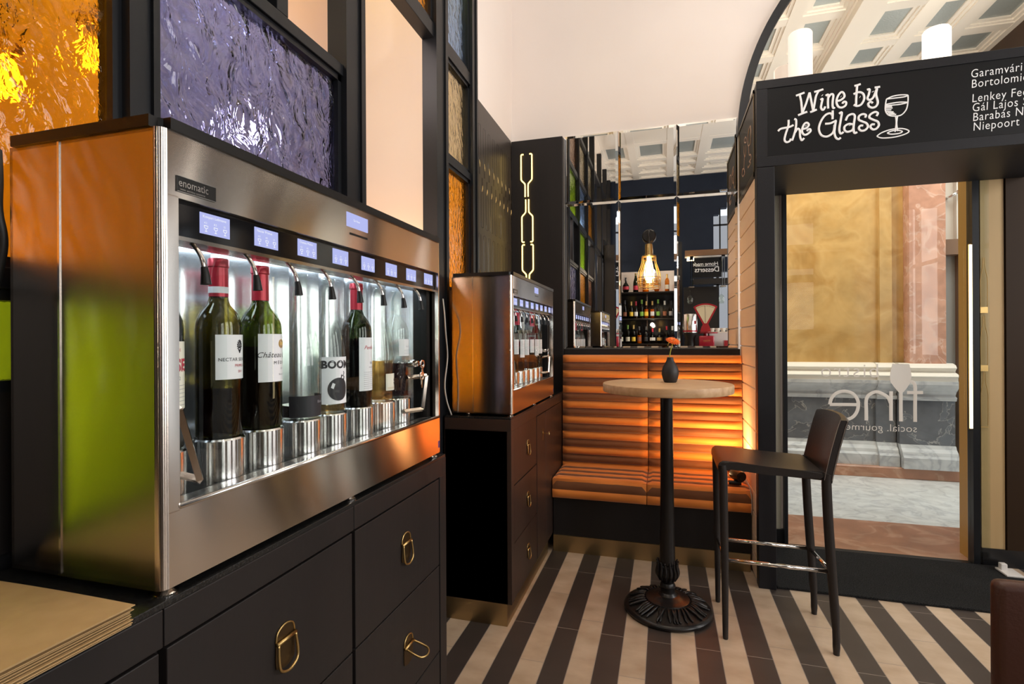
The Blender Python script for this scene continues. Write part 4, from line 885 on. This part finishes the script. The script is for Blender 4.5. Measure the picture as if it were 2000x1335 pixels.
bottle('bordeaux', .0380, bl(2), 'glass_green', 'wine bottle with red capsule and white label in black script', .155, cap='foil_red', group=G1,
       lab=(.088, .178, .95, 'label', [(seal, 0, .160, 'gold_ink', .012), ('Ch\u00e2teau Lys', .0145, .134, 'ink', -.002), ('M \u00c9 D O C', .0085, .121, 'ink', .012), ('2012', .005, .111, 'grey_ink', .014), ('Bordeaux', .005, .100, 'grey_ink', .014)]))
bottle('burgundy', .0400, bl(3), 'glass_clear', 'clear burgundy bottle nearly empty with a dark sleeve at its foot', .03, cap=None, group=G1,
       lab=(.006, .050, 1.5, 'ink', [('Blanc', .008, .034, 'grey_ink', .01)]))
bottle('burgundy', .0385, bl(4), 'glass_clear', 'clear bottle with a white label showing a black bomb', .02, 'white_wine', group=G1,
       lab=(.022, .128, .92, 'label', [('BOOM!', .0235, .103, 'ink', .003), (bomb, 0, .055, 'ink', .003), (glint, 0, .055, 'label', .003)], -.42))
bottle('bordeaux', .0370, bl(5), 'glass_dark', 'dark bottle with red capsule and tall white label', .17, cap='foil_red', group=G1,
       lab=(.040, .172, .85, 'label', [('Penfolds', .013, .143, 'red_ink', .004), ('BIN 2', .0085, .106, 'grey_ink', .010), ('KALIMNA', .0055, .096, 'grey_ink', .008), (lines(9, .020, .005), 0, .086, 'grey_ink', 0)]))
bottle('burgundy', .0370, bl(6), 'glass_clear', 'clear bottle of amber wine with a small square cream label', .11, 'white_wine', group=G1,
       lab=(.030, .075, .62, 'label_cream', [(stag, 0, .052, 'ink', .012), (lines(2, .018, .003), 0, .038, 'gold_ink', 0)]))
bottle('bordeaux', .0355, bl(7), 'glass_clear', 'clear bottle with a short white label beside the dispenser lock', .10, group=G1,
       lab=(.120, .168, .85, 'label', [('KLASSIK', .006, .145, 'grey_ink', .004), (lines(3, .014, .005), 0, .136, 'grey_ink', 0)]))
# second dispenser further along, with its own bottles
d2 = copy_tree(d1, None, (d1.location.x - .006, d1.location.y + 1.738, d1.location.z)); d2['label'] = 'steel wine dispenser farther along the wall beside the orange banquette'
G2 = 'bottles in the further dispenser'
seq = [('glass_green', 'foil_red'), ('glass_dark', 'foil_dark'), ('glass_green', None), ('glass_dark', 'foil_red'), ('glass_clear', None), ('glass_dark', 'foil_dark'), ('glass_green', 'foil_red'), ('glass_dark', None)]
for k, (g, c_) in enumerate(seq):
    bottle(('bordeaux', 'burgundy')[k % 3 == 2], .0375, (-.751, BY[k] + 1.738, ZB), g, 'white labelled wine bottle in the dispenser beside the banquette', .16 if g != 'glass_clear' else .06, cap=c_, group=G2,
           lab=(.07 + .01 * (k % 3), .165, .9, 'label', [(lines(4, .02, .012), 0, .14, 'grey_ink', 0)]))
# cables
mb = MB(); mb.tube(smoothline([(-.99, 2.25, 1.49), (-.965, 2.21, 1.42), (-.955, 2.20, 1.33), (-.962, 2.235, 1.22), (-.965, 2.21, 1.10), (-.96, 2.22, 1.02), (-.95, 2.25, .951)], 6), .0035, 8); o = mb.build('power_cable', 'cable', None, True); tag(o, 'thin grey cable hanging behind the dispenser beside the banquette', 'cable')
mb = MB(); mb.tube(smoothline([(-.998, .555, 1.385), (-.975, .553, 1.45), (-.972, .545, 1.50), (-.985, .553, 1.55), (-1.0, .56, 1.60)], 6), .006, 8); o = mb.build('supply_hose', 'cable_dark', None, True); tag(o, 'black hose curving out behind the large dispenser', 'hose')
# stack of kraft paper sheets
for k in range(9):
    z = .9456 + k * .0022; dx, dy = random.uniform(-.0035, .0035), random.uniform(-.002, .002); kk = k
    def fn(u, v, z=z, kk=kk, dx=dx, dy=dy):
        x = -.985 + u * .345 + dx; y = .09 + v * .405 + dy
        return (x, y, z + (.004 * math.sin(u * 2.2 + kk * .05) * (kk / 8) + .003 * math.sin(v * 3) * (kk / 8)) + .0004 * kk * u * v)
    mb = MB(); mb.grid(fn, 10, 10); g_ = bmesh.ops.extrude_face_region(mb.bm, geom=list(mb.bm.faces)); bmesh.ops.translate(mb.bm, verts=[q for q in g_['geom'] if isinstance(q, bmesh.types.BMVert)], vec=(0, 0, .0010))
    o = mb.build('paper_sheet', 'paper', None); tag(o, 'brown kraft paper sheet of the stack on the black worktop' if k < 8 else 'topmost brown kraft paper sheet of the stack on the worktop', 'paper', 'stacked kraft paper sheets')

# ------------------------------------------------------------------ orange banquette
bq = thing('banquette', (-.1, 3.38, 0), 'orange and brown channelled banquette below the mirrors', 'banquette')
box(-.660, .462, 3.165, 3.60, .10, .335).build('base', 'cab', bq)
box(-.660, .455, 3.155, 3.59, 0, .10).build('kick_plate', 'kick', bq)
XS = (-.662, -.101, .462)
def bulge(mb, x0, x1, y0, z0, y1, z1, ny, nz_, h, mi, wob):
    """one padded channel between two edge lines, swelling along (ny, nz)"""
    mb.mi = mi; n = 20
    def fn(u, v):
        e = min(u, 1 - u) * (x1 - x0); k = min(1, e / .016); k = math.sqrt(max(0, 1 - (1 - k) ** 2))
        s_ = (1 - abs(2 * v - 1) ** 2.6) * h * k * (1 + .05 * math.sin(u * 17 + wob) + .03 * math.sin(u * 41 + wob * 2))
        return (x0 + (x1 - x0) * u, y0 + (y1 - y0) * v + ny * s_, z0 + (z1 - z0) * v + nz_ * s_)
    mb.grid(fn, n, 8)
for h in (0, 1):
    x0, x1 = XS[h] + .002, XS[h + 1] - .002
    mb = MB(); nb = 15; zt, zb = 1.192, .430
    for k in range(nb):
        a = zt - (zt - zb) * k / nb; b = zt - (zt - zb) * (k + 1) / nb
        ya = 3.505 - .035 * k / nb; yb = 3.505 - .035 * (k + 1) / nb
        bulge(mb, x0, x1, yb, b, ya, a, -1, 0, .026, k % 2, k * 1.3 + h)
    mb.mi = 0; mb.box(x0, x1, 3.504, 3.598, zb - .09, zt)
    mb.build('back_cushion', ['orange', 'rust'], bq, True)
    mb = MB(); ns_ = 7; ya, yf = 3.475, 3.150
    for k in range(ns_):
        a = ya + (yf - ya) * k / ns_; b = ya + (yf - ya) * (k + 1) / ns_
        bulge(mb, x0, x1, b, .452 - .004 * (k + 1) / ns_, a, .452 - .004 * k / ns_, 0, 1, .014, k % 2, k * 1.1 + h)
    bulge(mb, x0, x1, 3.128, .388, 3.152, .449, -.8, .5, .014, 1, 2.0 + h)
    bulge(mb, x0, x1, 3.132, .336, 3.128, .388, -1, 0, .014, 0, 3.0 + h)
    mb.mi = 0; mb.box(x0, x1, 3.135, 3.475, .337, .448)
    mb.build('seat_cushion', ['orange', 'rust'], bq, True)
# small black uplight lying on the seat
ul = thing('uplight', (.40, 3.21, .475), 'small black uplight lying on the banquette seat behind the bar stool', 'lamp')
mb = MB(); mb.tube([(.415, 3.19, .516), (.395, 3.235, .520), (.387, 3.252, .522)], [.030, .034, .034], 18); mb.build('housing', 'black_plastic', ul, 'auto')
mb = MB(); mb.tube([(.350, 3.20, .4795), (.415, 3.20, .4795)], .012, 10); mb.tube([(.385, 3.20, .48), (.385, 3.21, .51)], .008, 8); mb.build('bracket', 'black_plastic', ul, 'auto')
mb = MB(); mb.tube([(.418, 3.186, .5145), (.4182, 3.1855, .5145)], .014, 16); mb.build('end_cap', 'black_gloss', ul)
mb = MB(); mb.tube(smoothline([(.430, 3.18, .50), (.448, 3.14, .485), (.456, 3.110, .42), (.457, 3.115, .33)], 5), .0022, 6); mb.build('lead', 'cable', ul, True)

# ------------------------------------------------------------------ bar table with vase and flower
TX, TY = .010, 2.610
bt = thing('bar_table', (TX, TY, 0), 'round oak topped bar table on an ornate black iron column', 'table')
mb = MB(); mb.lathe([(0, 1.046), (.292, 1.046), (.298, 1.048), (.300, 1.052), (.300, 1.082), (.298, 1.086), (.294, 1.087), (0, 1.087)], TX, TY, 0, 96); mb.build('table_top', 'oak', bt, 'auto')
mb = MB(); mb.lathe([(0, 1.046), (.040, 1.046), (.041, 1.036), (.030, 1.034), (.029, 1.0), (.031, .6), (.036, .235), (.037, .225), (.030, .215), (.0, .215)], TX, TY, 0, 40)
mb.lathe([(.030, .222), (.040, .215), (.046, .195), (.047, .178), (.043, .160), (.034, .145), (.030, .135), (.036, .125), (.037, .118), (.032, .110), (.034, .09), (.044, .08), (.052, .066)], TX, TY, 0, 40); col = mb.build('column', 'iron', bt, 'auto')
mb = MB()
for k in range(14):
    a = 2 * PI * k / 14
    mb.tube(smoothline([(TX + r_ * math.cos(a + da), TY + r_ * math.sin(a + da), z) for r_, z, da in ((.036, .150, 0), (.048, .172, .05), (.050, .19, .1), (.046, .210, .06), (.046, .232, 0), (.052, .238, 0))], 3), [.006] * 3 + [.0075] * 3 + [.007] * 3 + [.006] * 3 + [.004] * 4, 6)
mb.build('leaf_ornament', 'iron', col, True)
mb = MB(); mb.lathe([(0, .0), (.192, 0), (.202, .006), (.204, .016), (.199, .024), (.190, .028), (.160, .036), (.120, .050), (.104, .056), (.102, .062), (.090, .066), (.080, .066), (.066, .072), (.050, .078), (.0, .080)], TX, TY, 0, 72); base = mb.build('base', 'iron', bt, 'auto')
mb = MB()
for k in range(44):
    a = 2 * PI * k / 44 + random.uniform(-.03, .03); sw = random.choice((-1, 1)) * random.uniform(.02, .10); o2 = random.uniform(-.006, .006)
    P = [(TX + r_ * math.cos(a + sw * f), TY + r_ * math.sin(a + sw * f), z) for r_, z, f in ((.106, .058, 0), (.124, .056, .3), (.148, .047, .8), (.170 + o2, .038, 1.3), (.184 + o2, .034, 1.2))]
    q = smoothline(P, 3); mb.tube(q, [.003 + .0045 * math.sin(PI * i / (len(q) - 1)) for i in range(len(q))], 6)
mb.build('leaf_ornament', 'iron', base, True)
vs = thing('bud_vase', (.028, 2.66, 1.0872), 'small matte black bud vase on the oak bar table', 'vase')
mb = MB(); mb.lathe([(0, 0), (.027, 0), (.030, .003), (.036, .020), (.0405, .040), (.0400, .056), (.034, .076), (.024, .094), (.0165, .108), (.0145, .118), (.0150, .122), (.0120, .122), (.0115, .105), (0, .10)], .028, 2.66, 1.0872, 40); mb.build('body', 'vase', vs, True)
gb = thing('gerbera', (.028, 2.66, 1.19), 'orange gerbera standing in the black bud vase', 'flower')
mb = MB(); mb.tube(smoothline([(.024, 2.66, 1.192), (.028, 2.66, 1.23), (.036, 2.658, 1.262), (.042, 2.655, 1.282)], 5), .0022, 8); mb.build('stem', 'stem', gb, True)
mb = MB(); fc = Vector((.043, 2.652, 1.288)); ax = Vector((.25, -.45, .86)).normalized(); ux = ax.orthogonal().normalized(); uy = ax.cross(ux)
for ring, (n_, L_, up) in enumerate(((17, .034, .05), (15, .029, .30), (11, .020, .6))):
    for k in range(n_):
        a = 2 * PI * (k + .5 * ring) / n_; dv = (ux * math.cos(a) + uy * math.sin(a)); sd = ax.cross(dv)
        p0 = fc + ax * .002 * ring; p1 = p0 + dv * L_ * .55 + ax * L_ * up * .5; p2 = p0 + dv * L_ + ax * L_ * up * .35
        w_ = .0042; A = [p0, p1 + sd * w_, p2 + sd * w_ * .4, p2 - sd * w_ * .4, p1 - sd * w_]
        vsx = [mb.bm.verts.new(q) for q in A]; vs2 = [mb.bm.verts.new(q - ax * .0012) for q in A]
        mb._face(vsx); mb._face(vs2[::-1])
        for i in range(5): mb._face((vsx[i], vs2[i], vs2[(i + 1) % 5], vsx[(i + 1) % 5]))
mb.build('petals', 'petal', gb)
mb = MB(); mb.lathe([(0, 0), (.008, 0), (.007, .004), (0, .006)], 0, 0, 0, 14); mb.bm.transform(Matrix.Translation(fc + ax * .002) @ ax.to_track_quat('Z', 'Y').to_matrix().to_4x4()); mb.build('heart', 'rust', gb, True)

# ------------------------------------------------------------------ bar stool
bs = thing('bar_stool', (.45, 2.59, 0), 'black leather bar stool with low curved back beside the bar table', 'stool')
ya, yb = 2.415, 2.775
def seat(u, v):
    a = u * 2 * PI; return None
mb = MB(); sec = [(.222, .728), (.222, .748), (.228, .762), (.242, .770), (.30, .768), (.42, .757), (.54, .750), (.618, .748), (.632, .742), (.635, .725), (.62, .712), (.42, .722), (.28, .735), (.245, .738), (.236, .728)]
mb.prism([(a, b) for a, b in sec], 'y', ya + .004, yb - .004)
es = [e for e in mb.bm.edges if abs(e.verts[0].co.y - e.verts[1].co.y) < 1e-5]; bmesh.ops.bevel(mb.bm, geom=es, offset=.008, segments=3, affect='EDGES')
mb.build('seat', 'leather', bs, 'auto')
mb = MB()
def bk(u, v):
    y = ya + .002 + (yb - ya - .004) * u; bow = .022 * (1 - (2 * u - 1) ** 2)
    return y, bow
rows = [(.716, .632), (.76, .640), (.85, .660), (.93, .680), (.968, .692), (.975, .696)]
nf = 14
fr_, bk_ = [], []
for z, x in rows:
    th = .026 if z < .97 else .014
    f_, b_ = [], []
    for i in range(nf + 1):
        y, bow = bk(i / nf, 0); f_.append(mb.bm.verts.new((x + bow - .004, y, z - .012 * abs(2 * i / nf - 1) ** 3))); b_.append(mb.bm.verts.new((x + bow + th, y, z - .012 * abs(2 * i / nf - 1) ** 3)))
    fr_.append(f_); bk_.append(b_)
for j in range(len(rows) - 1):
    for i in range(nf):
        mb._face((fr_[j][i], fr_[j][i + 1], fr_[j + 1][i + 1], fr_[j + 1][i])); mb._face((bk_[j][i], bk_[j + 1][i], bk_[j + 1][i + 1], bk_[j][i + 1]))
    mb._face((fr_[j][0], fr_[j + 1][0], bk_[j + 1][0], bk_[j][0])); mb._face((fr_[j][nf], bk_[j][nf], bk_[j + 1][nf], fr_[j + 1][nf]))
for i in range(nf): mb._face((fr_[0][i], bk_[0][i], bk_[0][i + 1], fr_[0][i + 1])); mb._face((fr_[-1][i], fr_[-1][i + 1], bk_[-1][i + 1], bk_[-1][i]))
bkr = mb.build('backrest', 'leather', bs, 'auto')
mb = MB(); mb.tube([(x + .022 + .003, ya - .0005, z) for z, x in rows[:5]], .0009, 5); mb.tube([(x - .003, ya - .0005, z) for z, x in rows[:5]], .0007, 5); mb.build('stitching', 'stitch', bkr)
for y in (ya + .014, yb - .014):
    mb = MB(); mb.tube([(.240, y, .752), (.243, y, .72), (.248, y, .35), (.249, y, .008), (.249, y, 0)], [.017, .0175, .016, .0115, .0105], 14); mb.build('leg', 'leather', bs, 'auto')
    mb = MB(); mb.tube(smoothline([(.645, y, .74), (.640, y, .70), (.648, y, .5), (.662, y, .27), (.672, y, .10), (.673, y, .008), (.673, y, 0)], 3), [.018] * 3 + [.0185] * 3 + [.0185] * 3 + [.017] * 3 + [.014] * 3 + [.012] * 3 + [.0115], 14); mb.build('leg', 'leather', bs, 'auto')
for a, b in (((.249, ya + .014, .342), (.654, ya + .014, .338)), ((.249, yb - .014, .312), (.657, yb - .014, .305)), ((.249, ya + .014, .342), (.249, yb - .014, .312)), ((.656, ya + .014, .338), (.656, yb - .014, .305))):
    mb = MB(); mb.tube([a, b], .0085, 12); mb.build('foot_rail', 'chrome', bs, True)
# ------------------------------------------------------------------ brown chair in the corner
bc = thing('dining_chair', (.83, .98, 0), 'brown leather chair seen from behind at the picture corner', 'chair')
mb = MB(); mb.box(.584, 1.03, 1.165, 1.20, .40, .850, .014, 3); mb.build('backrest', 'brown_leather', bc, 'auto')
mb = MB(); mb.box(.590, 1.025, .74, 1.165, .42, .47, .012, 3); mb.build('seat', 'brown_leather', bc, 'auto')
for x in (.612, 1.003):
    for y in (.76, 1.18):
        mb = MB(); mb.tube([(x, y, .42), (x, y, 0)], [.019, .013], 12); mb.build('leg', 'brown_leather', bc, 'auto')

# ------------------------------------------------------------------ the bar behind the camera, seen in the mirrors
bcn = thing('bar_counter', (1.4, -1.25, 0), 'dark bar counter reflected in the mirrors under the red scale', 'bar counter')
box(.27, 2.6, -1.48, -1.0, 0, 1.13).build('body', 'bar_black', bcn); box(.25, 2.62, -1.50, -.97, 1.13, 1.172, bev=.003).build('top', 'top_black', bcn)
o = box(.25, .315, -2.62, -2.50, 0, 3.02).build('bar_post', 'bar_black'); tag(o, 'black upright post of the bar between the bottle shelves and the red scale', 'post')
sh = thing('bottle_shelf', (-.28, -2.67, 0), 'black shelf unit of bottles on the dark blue wall', 'shelf')
box(-.80, .24, -3.18, -2.55, 0, 1.10).build('base_cabinet', 'bar_black', sh)
for z in (1.19, 1.652, 2.135): box(-.80, .235, -2.82, -2.54, z, z + .02).build('shelf_board', 'bar_black', sh)
box(-.82, .24, -2.90, -2.86, 1.10, 2.15).build('back_panel', 'black_gloss', sh)
box(-.82, .24, -2.90, -2.86, 2.15, 2.56).build('back_panel', 'cream', sh)
for x in (-.81, -.30, .225): box(x - .008, x + .008, -2.86, -2.84, 1.1, 2.56).build('upright', 'steel_side', sh)
point('shelf_fill', (-.2, -2.35, 1.55), 6, (1.0, 0.84, 0.6), .03)  # fill points added in front of the shelves to brighten the bottles
point('shelf_fill', (-.2, -2.40, 2.5), 9, (1.0, 0.8, 0.55), .05)
GB = 'bottles on the bar shelves'
def bbottle(kind, r, x, z, glass, label, fill, wine, cap, lm, y=-2.66, s=1.12):
    t = bottle(kind, r, (x, y, z), glass, label, fill, wine, cap, None, GB)
    zz0, zz1 = (.04, .11) if kind != 'round' else (.05, .10)
    mb = MB(); rr = r + .001; mb.grid(lambda u, v: (x + rr * math.cos(.5 + 2.1 * u), y + rr * math.sin(.5 + 2.1 * u), z + zz0 + (zz1 - zz0) * v), 10, 1); mb.build('label', lm, t, True)
    t.scale = (s, s, s); return t
M['glass_amber'] = thin_glass('amber_bottle_glass', (0.75, 0.42, 0.06)); M['spirit'] = pm('golden_spirit', (0.55, 0.30, 0.05), .1); M['lab_yellow'] = pm('yellow_label', (.75, .52, .06), .5); M['lab_green'] = pm('green_label', (.15, .32, .05), .5); M['lab_brown'] = pm('brown_label', (.25, .09, .05), .5)
top = [('round', .055, 'glass_dark', 'foil_dark', 'red_ink', 'round dark bottle with red seal on the top bar shelf'), ('champagne', .042, 'glass_dark', 'gold_ink', 'red_ink', 'champagne bottle with red label on the top bar shelf'), ('spirit', .050, 'glass_amber', 'foil_dark', 'lab_brown', 'squat brown bottle on the top bar shelf behind the lamp cage'), ('round', .045, 'glass_amber', 'gold_ink', 'label_cream', 'bulbous amber bottle with cream label on the top bar shelf'), ('spirit', .036, 'glass_amber', 'gold_ink', 'label_cream', 'slim amber bottle at the end of the top bar shelf')]
for (k, r_, g, c_, lm, lb), x in zip(top, (-.678, -.498, -.319, -.125, .058)): bbottle(k, r_, x, 2.1555, g, lb, .12, 'spirit' if g == 'glass_amber' else 'wine', c_, lm)
mid = [('glass_dark', 'foil_dark', 'lab_brown', 'dark bottle with brown label'), ('glass_dark', 'gold_ink', 'lab_yellow', 'dark bottle with yellow label'), ('glass_clear', 'red_ink', 'label', 'clear bottle with white label and red cap'), ('glass_clear', 'lab_green', 'lab_green', 'clear bottle with green label'), ('glass_amber', 'gold_ink', 'lab_yellow', 'golden bottle with yellow label'), ('glass_amber', 'gold_ink', 'label', 'golden bottle with white label'), ('glass_clear', 'lab_green', 'lab_green', 'pale bottle with green label'), ('glass_clear', 'label', 'lab_brown', 'clear bottle with brown label and white cap'), ('glass_clear', 'foil_dark', 'grey_ink', 'clear bottle with grey label')]
for i, ((g, c_, lm, lb), x) in enumerate(zip(mid, (-.696, -.581, -.497, -.394, -.311, -.204, -.102, .015, .121))): bbottle('spirit' if i % 3 else 'bordeaux', .034, x, 1.6725, g, lb + ' on the middle bar shelf' + (' beside the golden bottles' if i in (3, 6) else ''), .15, {'glass_amber': 'spirit', 'glass_clear': 'white_wine'}.get(g, 'wine'), c_, lm)
bot = [('bordeaux', 'glass_green', 'foil_dark', 'label_cream', 'green bottle with cream label'), ('bordeaux', 'glass_green', 'lab_green', 'label_cream', 'green capped bottle with pale label'), ('bordeaux', 'glass_dark', 'gold_ink', 'lab_yellow', 'dark bottle with gold label'), ('spirit', 'glass_amber', 'foil_dark', 'lab_brown', 'pink brown bottle'), ('spirit', 'glass_dark', 'foil_dark', 'foil_dark', 'black bottle'), ('round', 'glass_dark', 'foil_red', 'label', 'round dark bottle with red neck'), ('round', 'glass_dark', 'gold_ink', 'gold_ink', 'flat round bottle with gold label'), ('spirit', 'glass_dark', 'foil_red', 'foil_dark', 'dark bottle with red cap'), ('spirit', 'glass_clear', 'label', 'lab_brown', 'clear bottle with white cap')]
for (k, g, c_, lm, lb), x in zip(bot, (-.767, -.646, -.542, -.438, -.319, -.201, -.079, .048, .148)): bbottle(k, .037 if k != 'round' else .048, x, 1.2105, g, lb + ' on the lowest bar shelf', .14, 'spirit' if g == 'glass_amber' else 'wine', c_, lm)
# shelf unit on the left wall of the bar
s2 = thing('side_shelf', (-.93, -2.1, 0), 'black side shelf unit reflected beside the glass screen', 'shelf')
box(-.990, -.975, -2.54, -1.75, 0, 3.0).build('back_panel', 'bar_black', s2); box(-.990, -.80, -1.77, -1.75, 0, 2.9).build('side', 'bar_black', s2); box(-.990, -.80, -2.54, -1.77, 0, 1.12).build('base_cabinet', 'bar_black', s2)
for z in (1.19, 1.652, 2.135): box(-.975, -.80, -2.54, -1.77, z, z + .02).build('shelf_board', 'bar_black', s2)
for i, (y, z) in enumerate(((-1.9, 1.6725), (-2.1, 1.6725), (-2.3, 1.6725), (-1.9, 2.1555), (-2.15, 2.1555), (-2.0, 1.2105), (-2.25, 1.2105))): bbottle('bordeaux', .035, -.89, z, ('glass_clear', 'glass_dark', 'glass_amber')[i % 3], 'bottle on the ' + ('middle', 'middle', 'middle', 'top', 'top', 'lowest', 'lowest')[i] + ' board of the side shelf', .14, ('white_wine', 'wine', 'spirit')[i % 3], 'foil_dark', 'label', y, 1.1)
# red scale
sc_ = thing('shop_scale', (.61, -1.22, 1.172), 'red enamel shop scale with a cream fan shaped dial on the bar', 'scale')
fan = [(.606 + .30 * math.sin(a), 1.535 + .30 * math.cos(a)) for a in [R(-35 + 70 * k / 16) for k in range(17)]]
mb = MB(); mb.prism([(.575, 1.50)] + fan + [(.637, 1.50)], 'y', -1.25, -1.20); mb.build('dial_housing', 'red_enamel', sc_)
fan2 = [(.606 + .275 * math.sin(a), 1.535 + .275 * math.cos(a)) for a in [R(-31 + 62 * k / 16) for k in range(17)]]
mb = MB(); mb.prism([(.590, 1.53)] + fan2 + [(.622, 1.53)], 'y', -1.199, -1.197); dl_ = mb.build('dial', 'dial', sc_)
mb = MB()
for k in range(15):
    a = R(-29 + 58 * k / 14); mb.tube([(.606 + q * math.sin(a), -1.196, 1.535 + q * math.cos(a)) for q in (.25, .268)], .0025, 4)
mb.tube([(.606, -1.195, 1.54), (.600, -1.195, 1.79)], .002, 4); mb.build('pointer', 'ink', dl_)
mb = MB(); mb.prism([(.53, 1.40), (.545, 1.47), (.575, 1.53), (.637, 1.53), (.667, 1.47), (.68, 1.40)], 'y', -1.28, -1.17); mb.build('neck', 'red_enamel', sc_)
mb = MB(); mb.lathe([(0, 1.372), (.138, 1.376), (.143, 1.392), (.135, 1.394), (0, 1.386)], .645, -1.22, 0, 32); mb.build('pan', 'red_enamel', sc_, 'auto')
mb = MB(); mb.box(.507, .725, -1.33, -1.10, 1.172, 1.34, .02, 3); mb.cyl((.61, -1.22, 1.33), (.61, -1.22, 1.38), .03); sbx = mb.build('base', 'red_enamel', sc_, 'auto')
mb = MB(); text_plane(mb, 'Wodatt', .032, lambda v: (.67 - v.x, -1.098, 1.255 + v.y), shear=.2); mb.build('lettering', 'gold_ink', sbx)
ur = thing('steel_canister', (.39, -1.22, 1.172), 'shiny steel canister on the bar beside the red scale', 'canister')
mb = MB(); mb.lathe([(0, 1.39), (.105, 1.39), (.105, 1.66), (.095, 1.675), (0, 1.68)], .385, -1.22, 0, 32); mb.build('canister', 'steel_bright', ur, 'auto')
mb = MB(); mb.lathe([(.1055, 1.40), (.1065, 1.40), (.1065, 1.425), (.1055, 1.425)], .385, -1.22, 0, 32); mb.build('band', 'red_enamel', ur)
mb = MB(); mb.lathe([(0, 1.172), (.08, 1.172), (.07, 1.30), (.105, 1.37), (.105, 1.39), (0, 1.39)], .385, -1.22, 0, 24); mb.build('stand', 'bar_black', ur, 'auto')
box(.44, .465, -1.142, -1.130, 1.52, 1.57).build('emblem', 'red_enamel', ur)
for i, x in enumerate((.72, .80, .88, .96)):
    mb = MB(); mb.lathe([(0, 0), (.028, 0), (.030, .01), (.047, .055), (.044, .055), (.026, .015), (0, .012)], x, -1.43, 1.4045, 20)
    o = mb.build('stacked_cup', 'crockery', None, True); tag(o, ('white cup on the bar ledge just behind the red scale', 'second white cup along the bar ledge from the scale', 'third white cup along the bar ledge from the scale', 'white cup at the ledge end beside the slatted boards')[i], 'cup', 'white cups on the bar ledge')
o = box(.66, 1.2, -1.49, -1.37, 1.386, 1.404).build('bar_ledge', 'crockery'); tag(o, 'pale ledge carrying white cups on the bar', 'ledge')
o = box(.68, 1.18, -1.485, -1.375, 1.1725, 1.386).build('coffee_grinder_cabinet', 'gap'); tag(o, 'pale cabinet below the cup ledge on the bar', 'cabinet')
pk = box(.86, .98, -1.30, -1.12, 1.1725, 1.27, bev=.004).build('red_carton', 'red_enamel'); tag(pk, 'red carton on the bar beside the scale', 'box')
# overhead rack with dessert board and hanging glasses
rk = thing('glass_rack', (.8, -1.5, 2.3), 'black overhead bar rack with timber rail', 'rack')
box(.33, 2.6, -1.72, -1.60, 2.625, 2.715, bev=.002).build('timber_rail', 'back_wood', rk); box(.33, 2.6, -1.70, -1.62, 2.60, 2.62).build('channel', 'gap', rk)
for x in (.402, .858):
    mb = MB(); mb.cyl((x, -1.30, 2.10), (x, -1.30, 2.56), .006, 8); mb.cyl((x + .03, -1.30, 2.10), (x + .03, -1.30, 2.56), .006, 8); mb.box(x - .01, x + .04, -1.65, -1.28, 2.55, 2.57); mb.build('hanger', 'black_gloss', rk)
    mb = MB(); mb.box(x - .03, x + .05, -1.36, -1.24, 2.085, 2.10); mb.build('glass_bracket', 'steel_side', rk)
box(.36, .44, -1.62, -1.56, 2.545, 2.59).build('rack_light', 'led_warm', rk); box(.45, .465, -1.62, -1.56, 2.545, 2.59).build('rack_light', 'led_warm', rk)
def wineglass(x, y, z, label):
    mb = MB(); mb.lathe([(0, 0), (.034, 0), (.034, -.003), (.006, -.010), (.004, -.05), (.004, -.095), (.012, -.110), (.035, -.135), (.043, -.17), (.040, -.21), (.033, -.25), (.031, -.25), (.038, -.21), (.040, -.17), (.033, -.138), (0, -.112)], x, y, z, 24)
    o = mb.build('wine_glass', 'glass_clear', None, True); tag(o, label, 'glass', 'hanging wine glasses')
wineglass(.39, -1.30, 2.084, 'wine glass hanging upside down above the steel canister'); wineglass(.845, -1.30, 2.084, 'wine glass hanging upside down before the bright window')
ds = thing('dessert_board', (.68, -1.72, 2.28), 'black hanging board lettered for desserts above the bar', 'sign')
box(.46, .89, -1.745, -1.725, 2.285, 2.605).build('board', 'board', ds)
mb = MB(); text_plane(mb, 'Home made', .085, lambda v: (.845 - v.x, -1.7235, 2.475 + v.y), shear=.1, space=.92); text_plane(mb, 'Desserts', .115, lambda v: (.860 - v.x, -1.7235, 2.375 + v.y), space=.92); mb.tube([(.84, -1.7235, 2.462), (.50, -1.7235, 2.470)], .0025, 4); mb.build('lettering', 'chalk', ds)
bl_ = box(.46, 2.6, -1.78, -1.74, 2.18, 2.27).build('bar_lintel', 'bar_black'); tag(bl_, 'black lintel under the dessert board behind the bar', 'lintel')
tc_ = box(.33, .88, -2.3, -2.2, 0, 2.18).build('tall_cabinet', 'bar_black'); tag(tc_, 'tall black cabinet behind the red scale', 'cabinet')
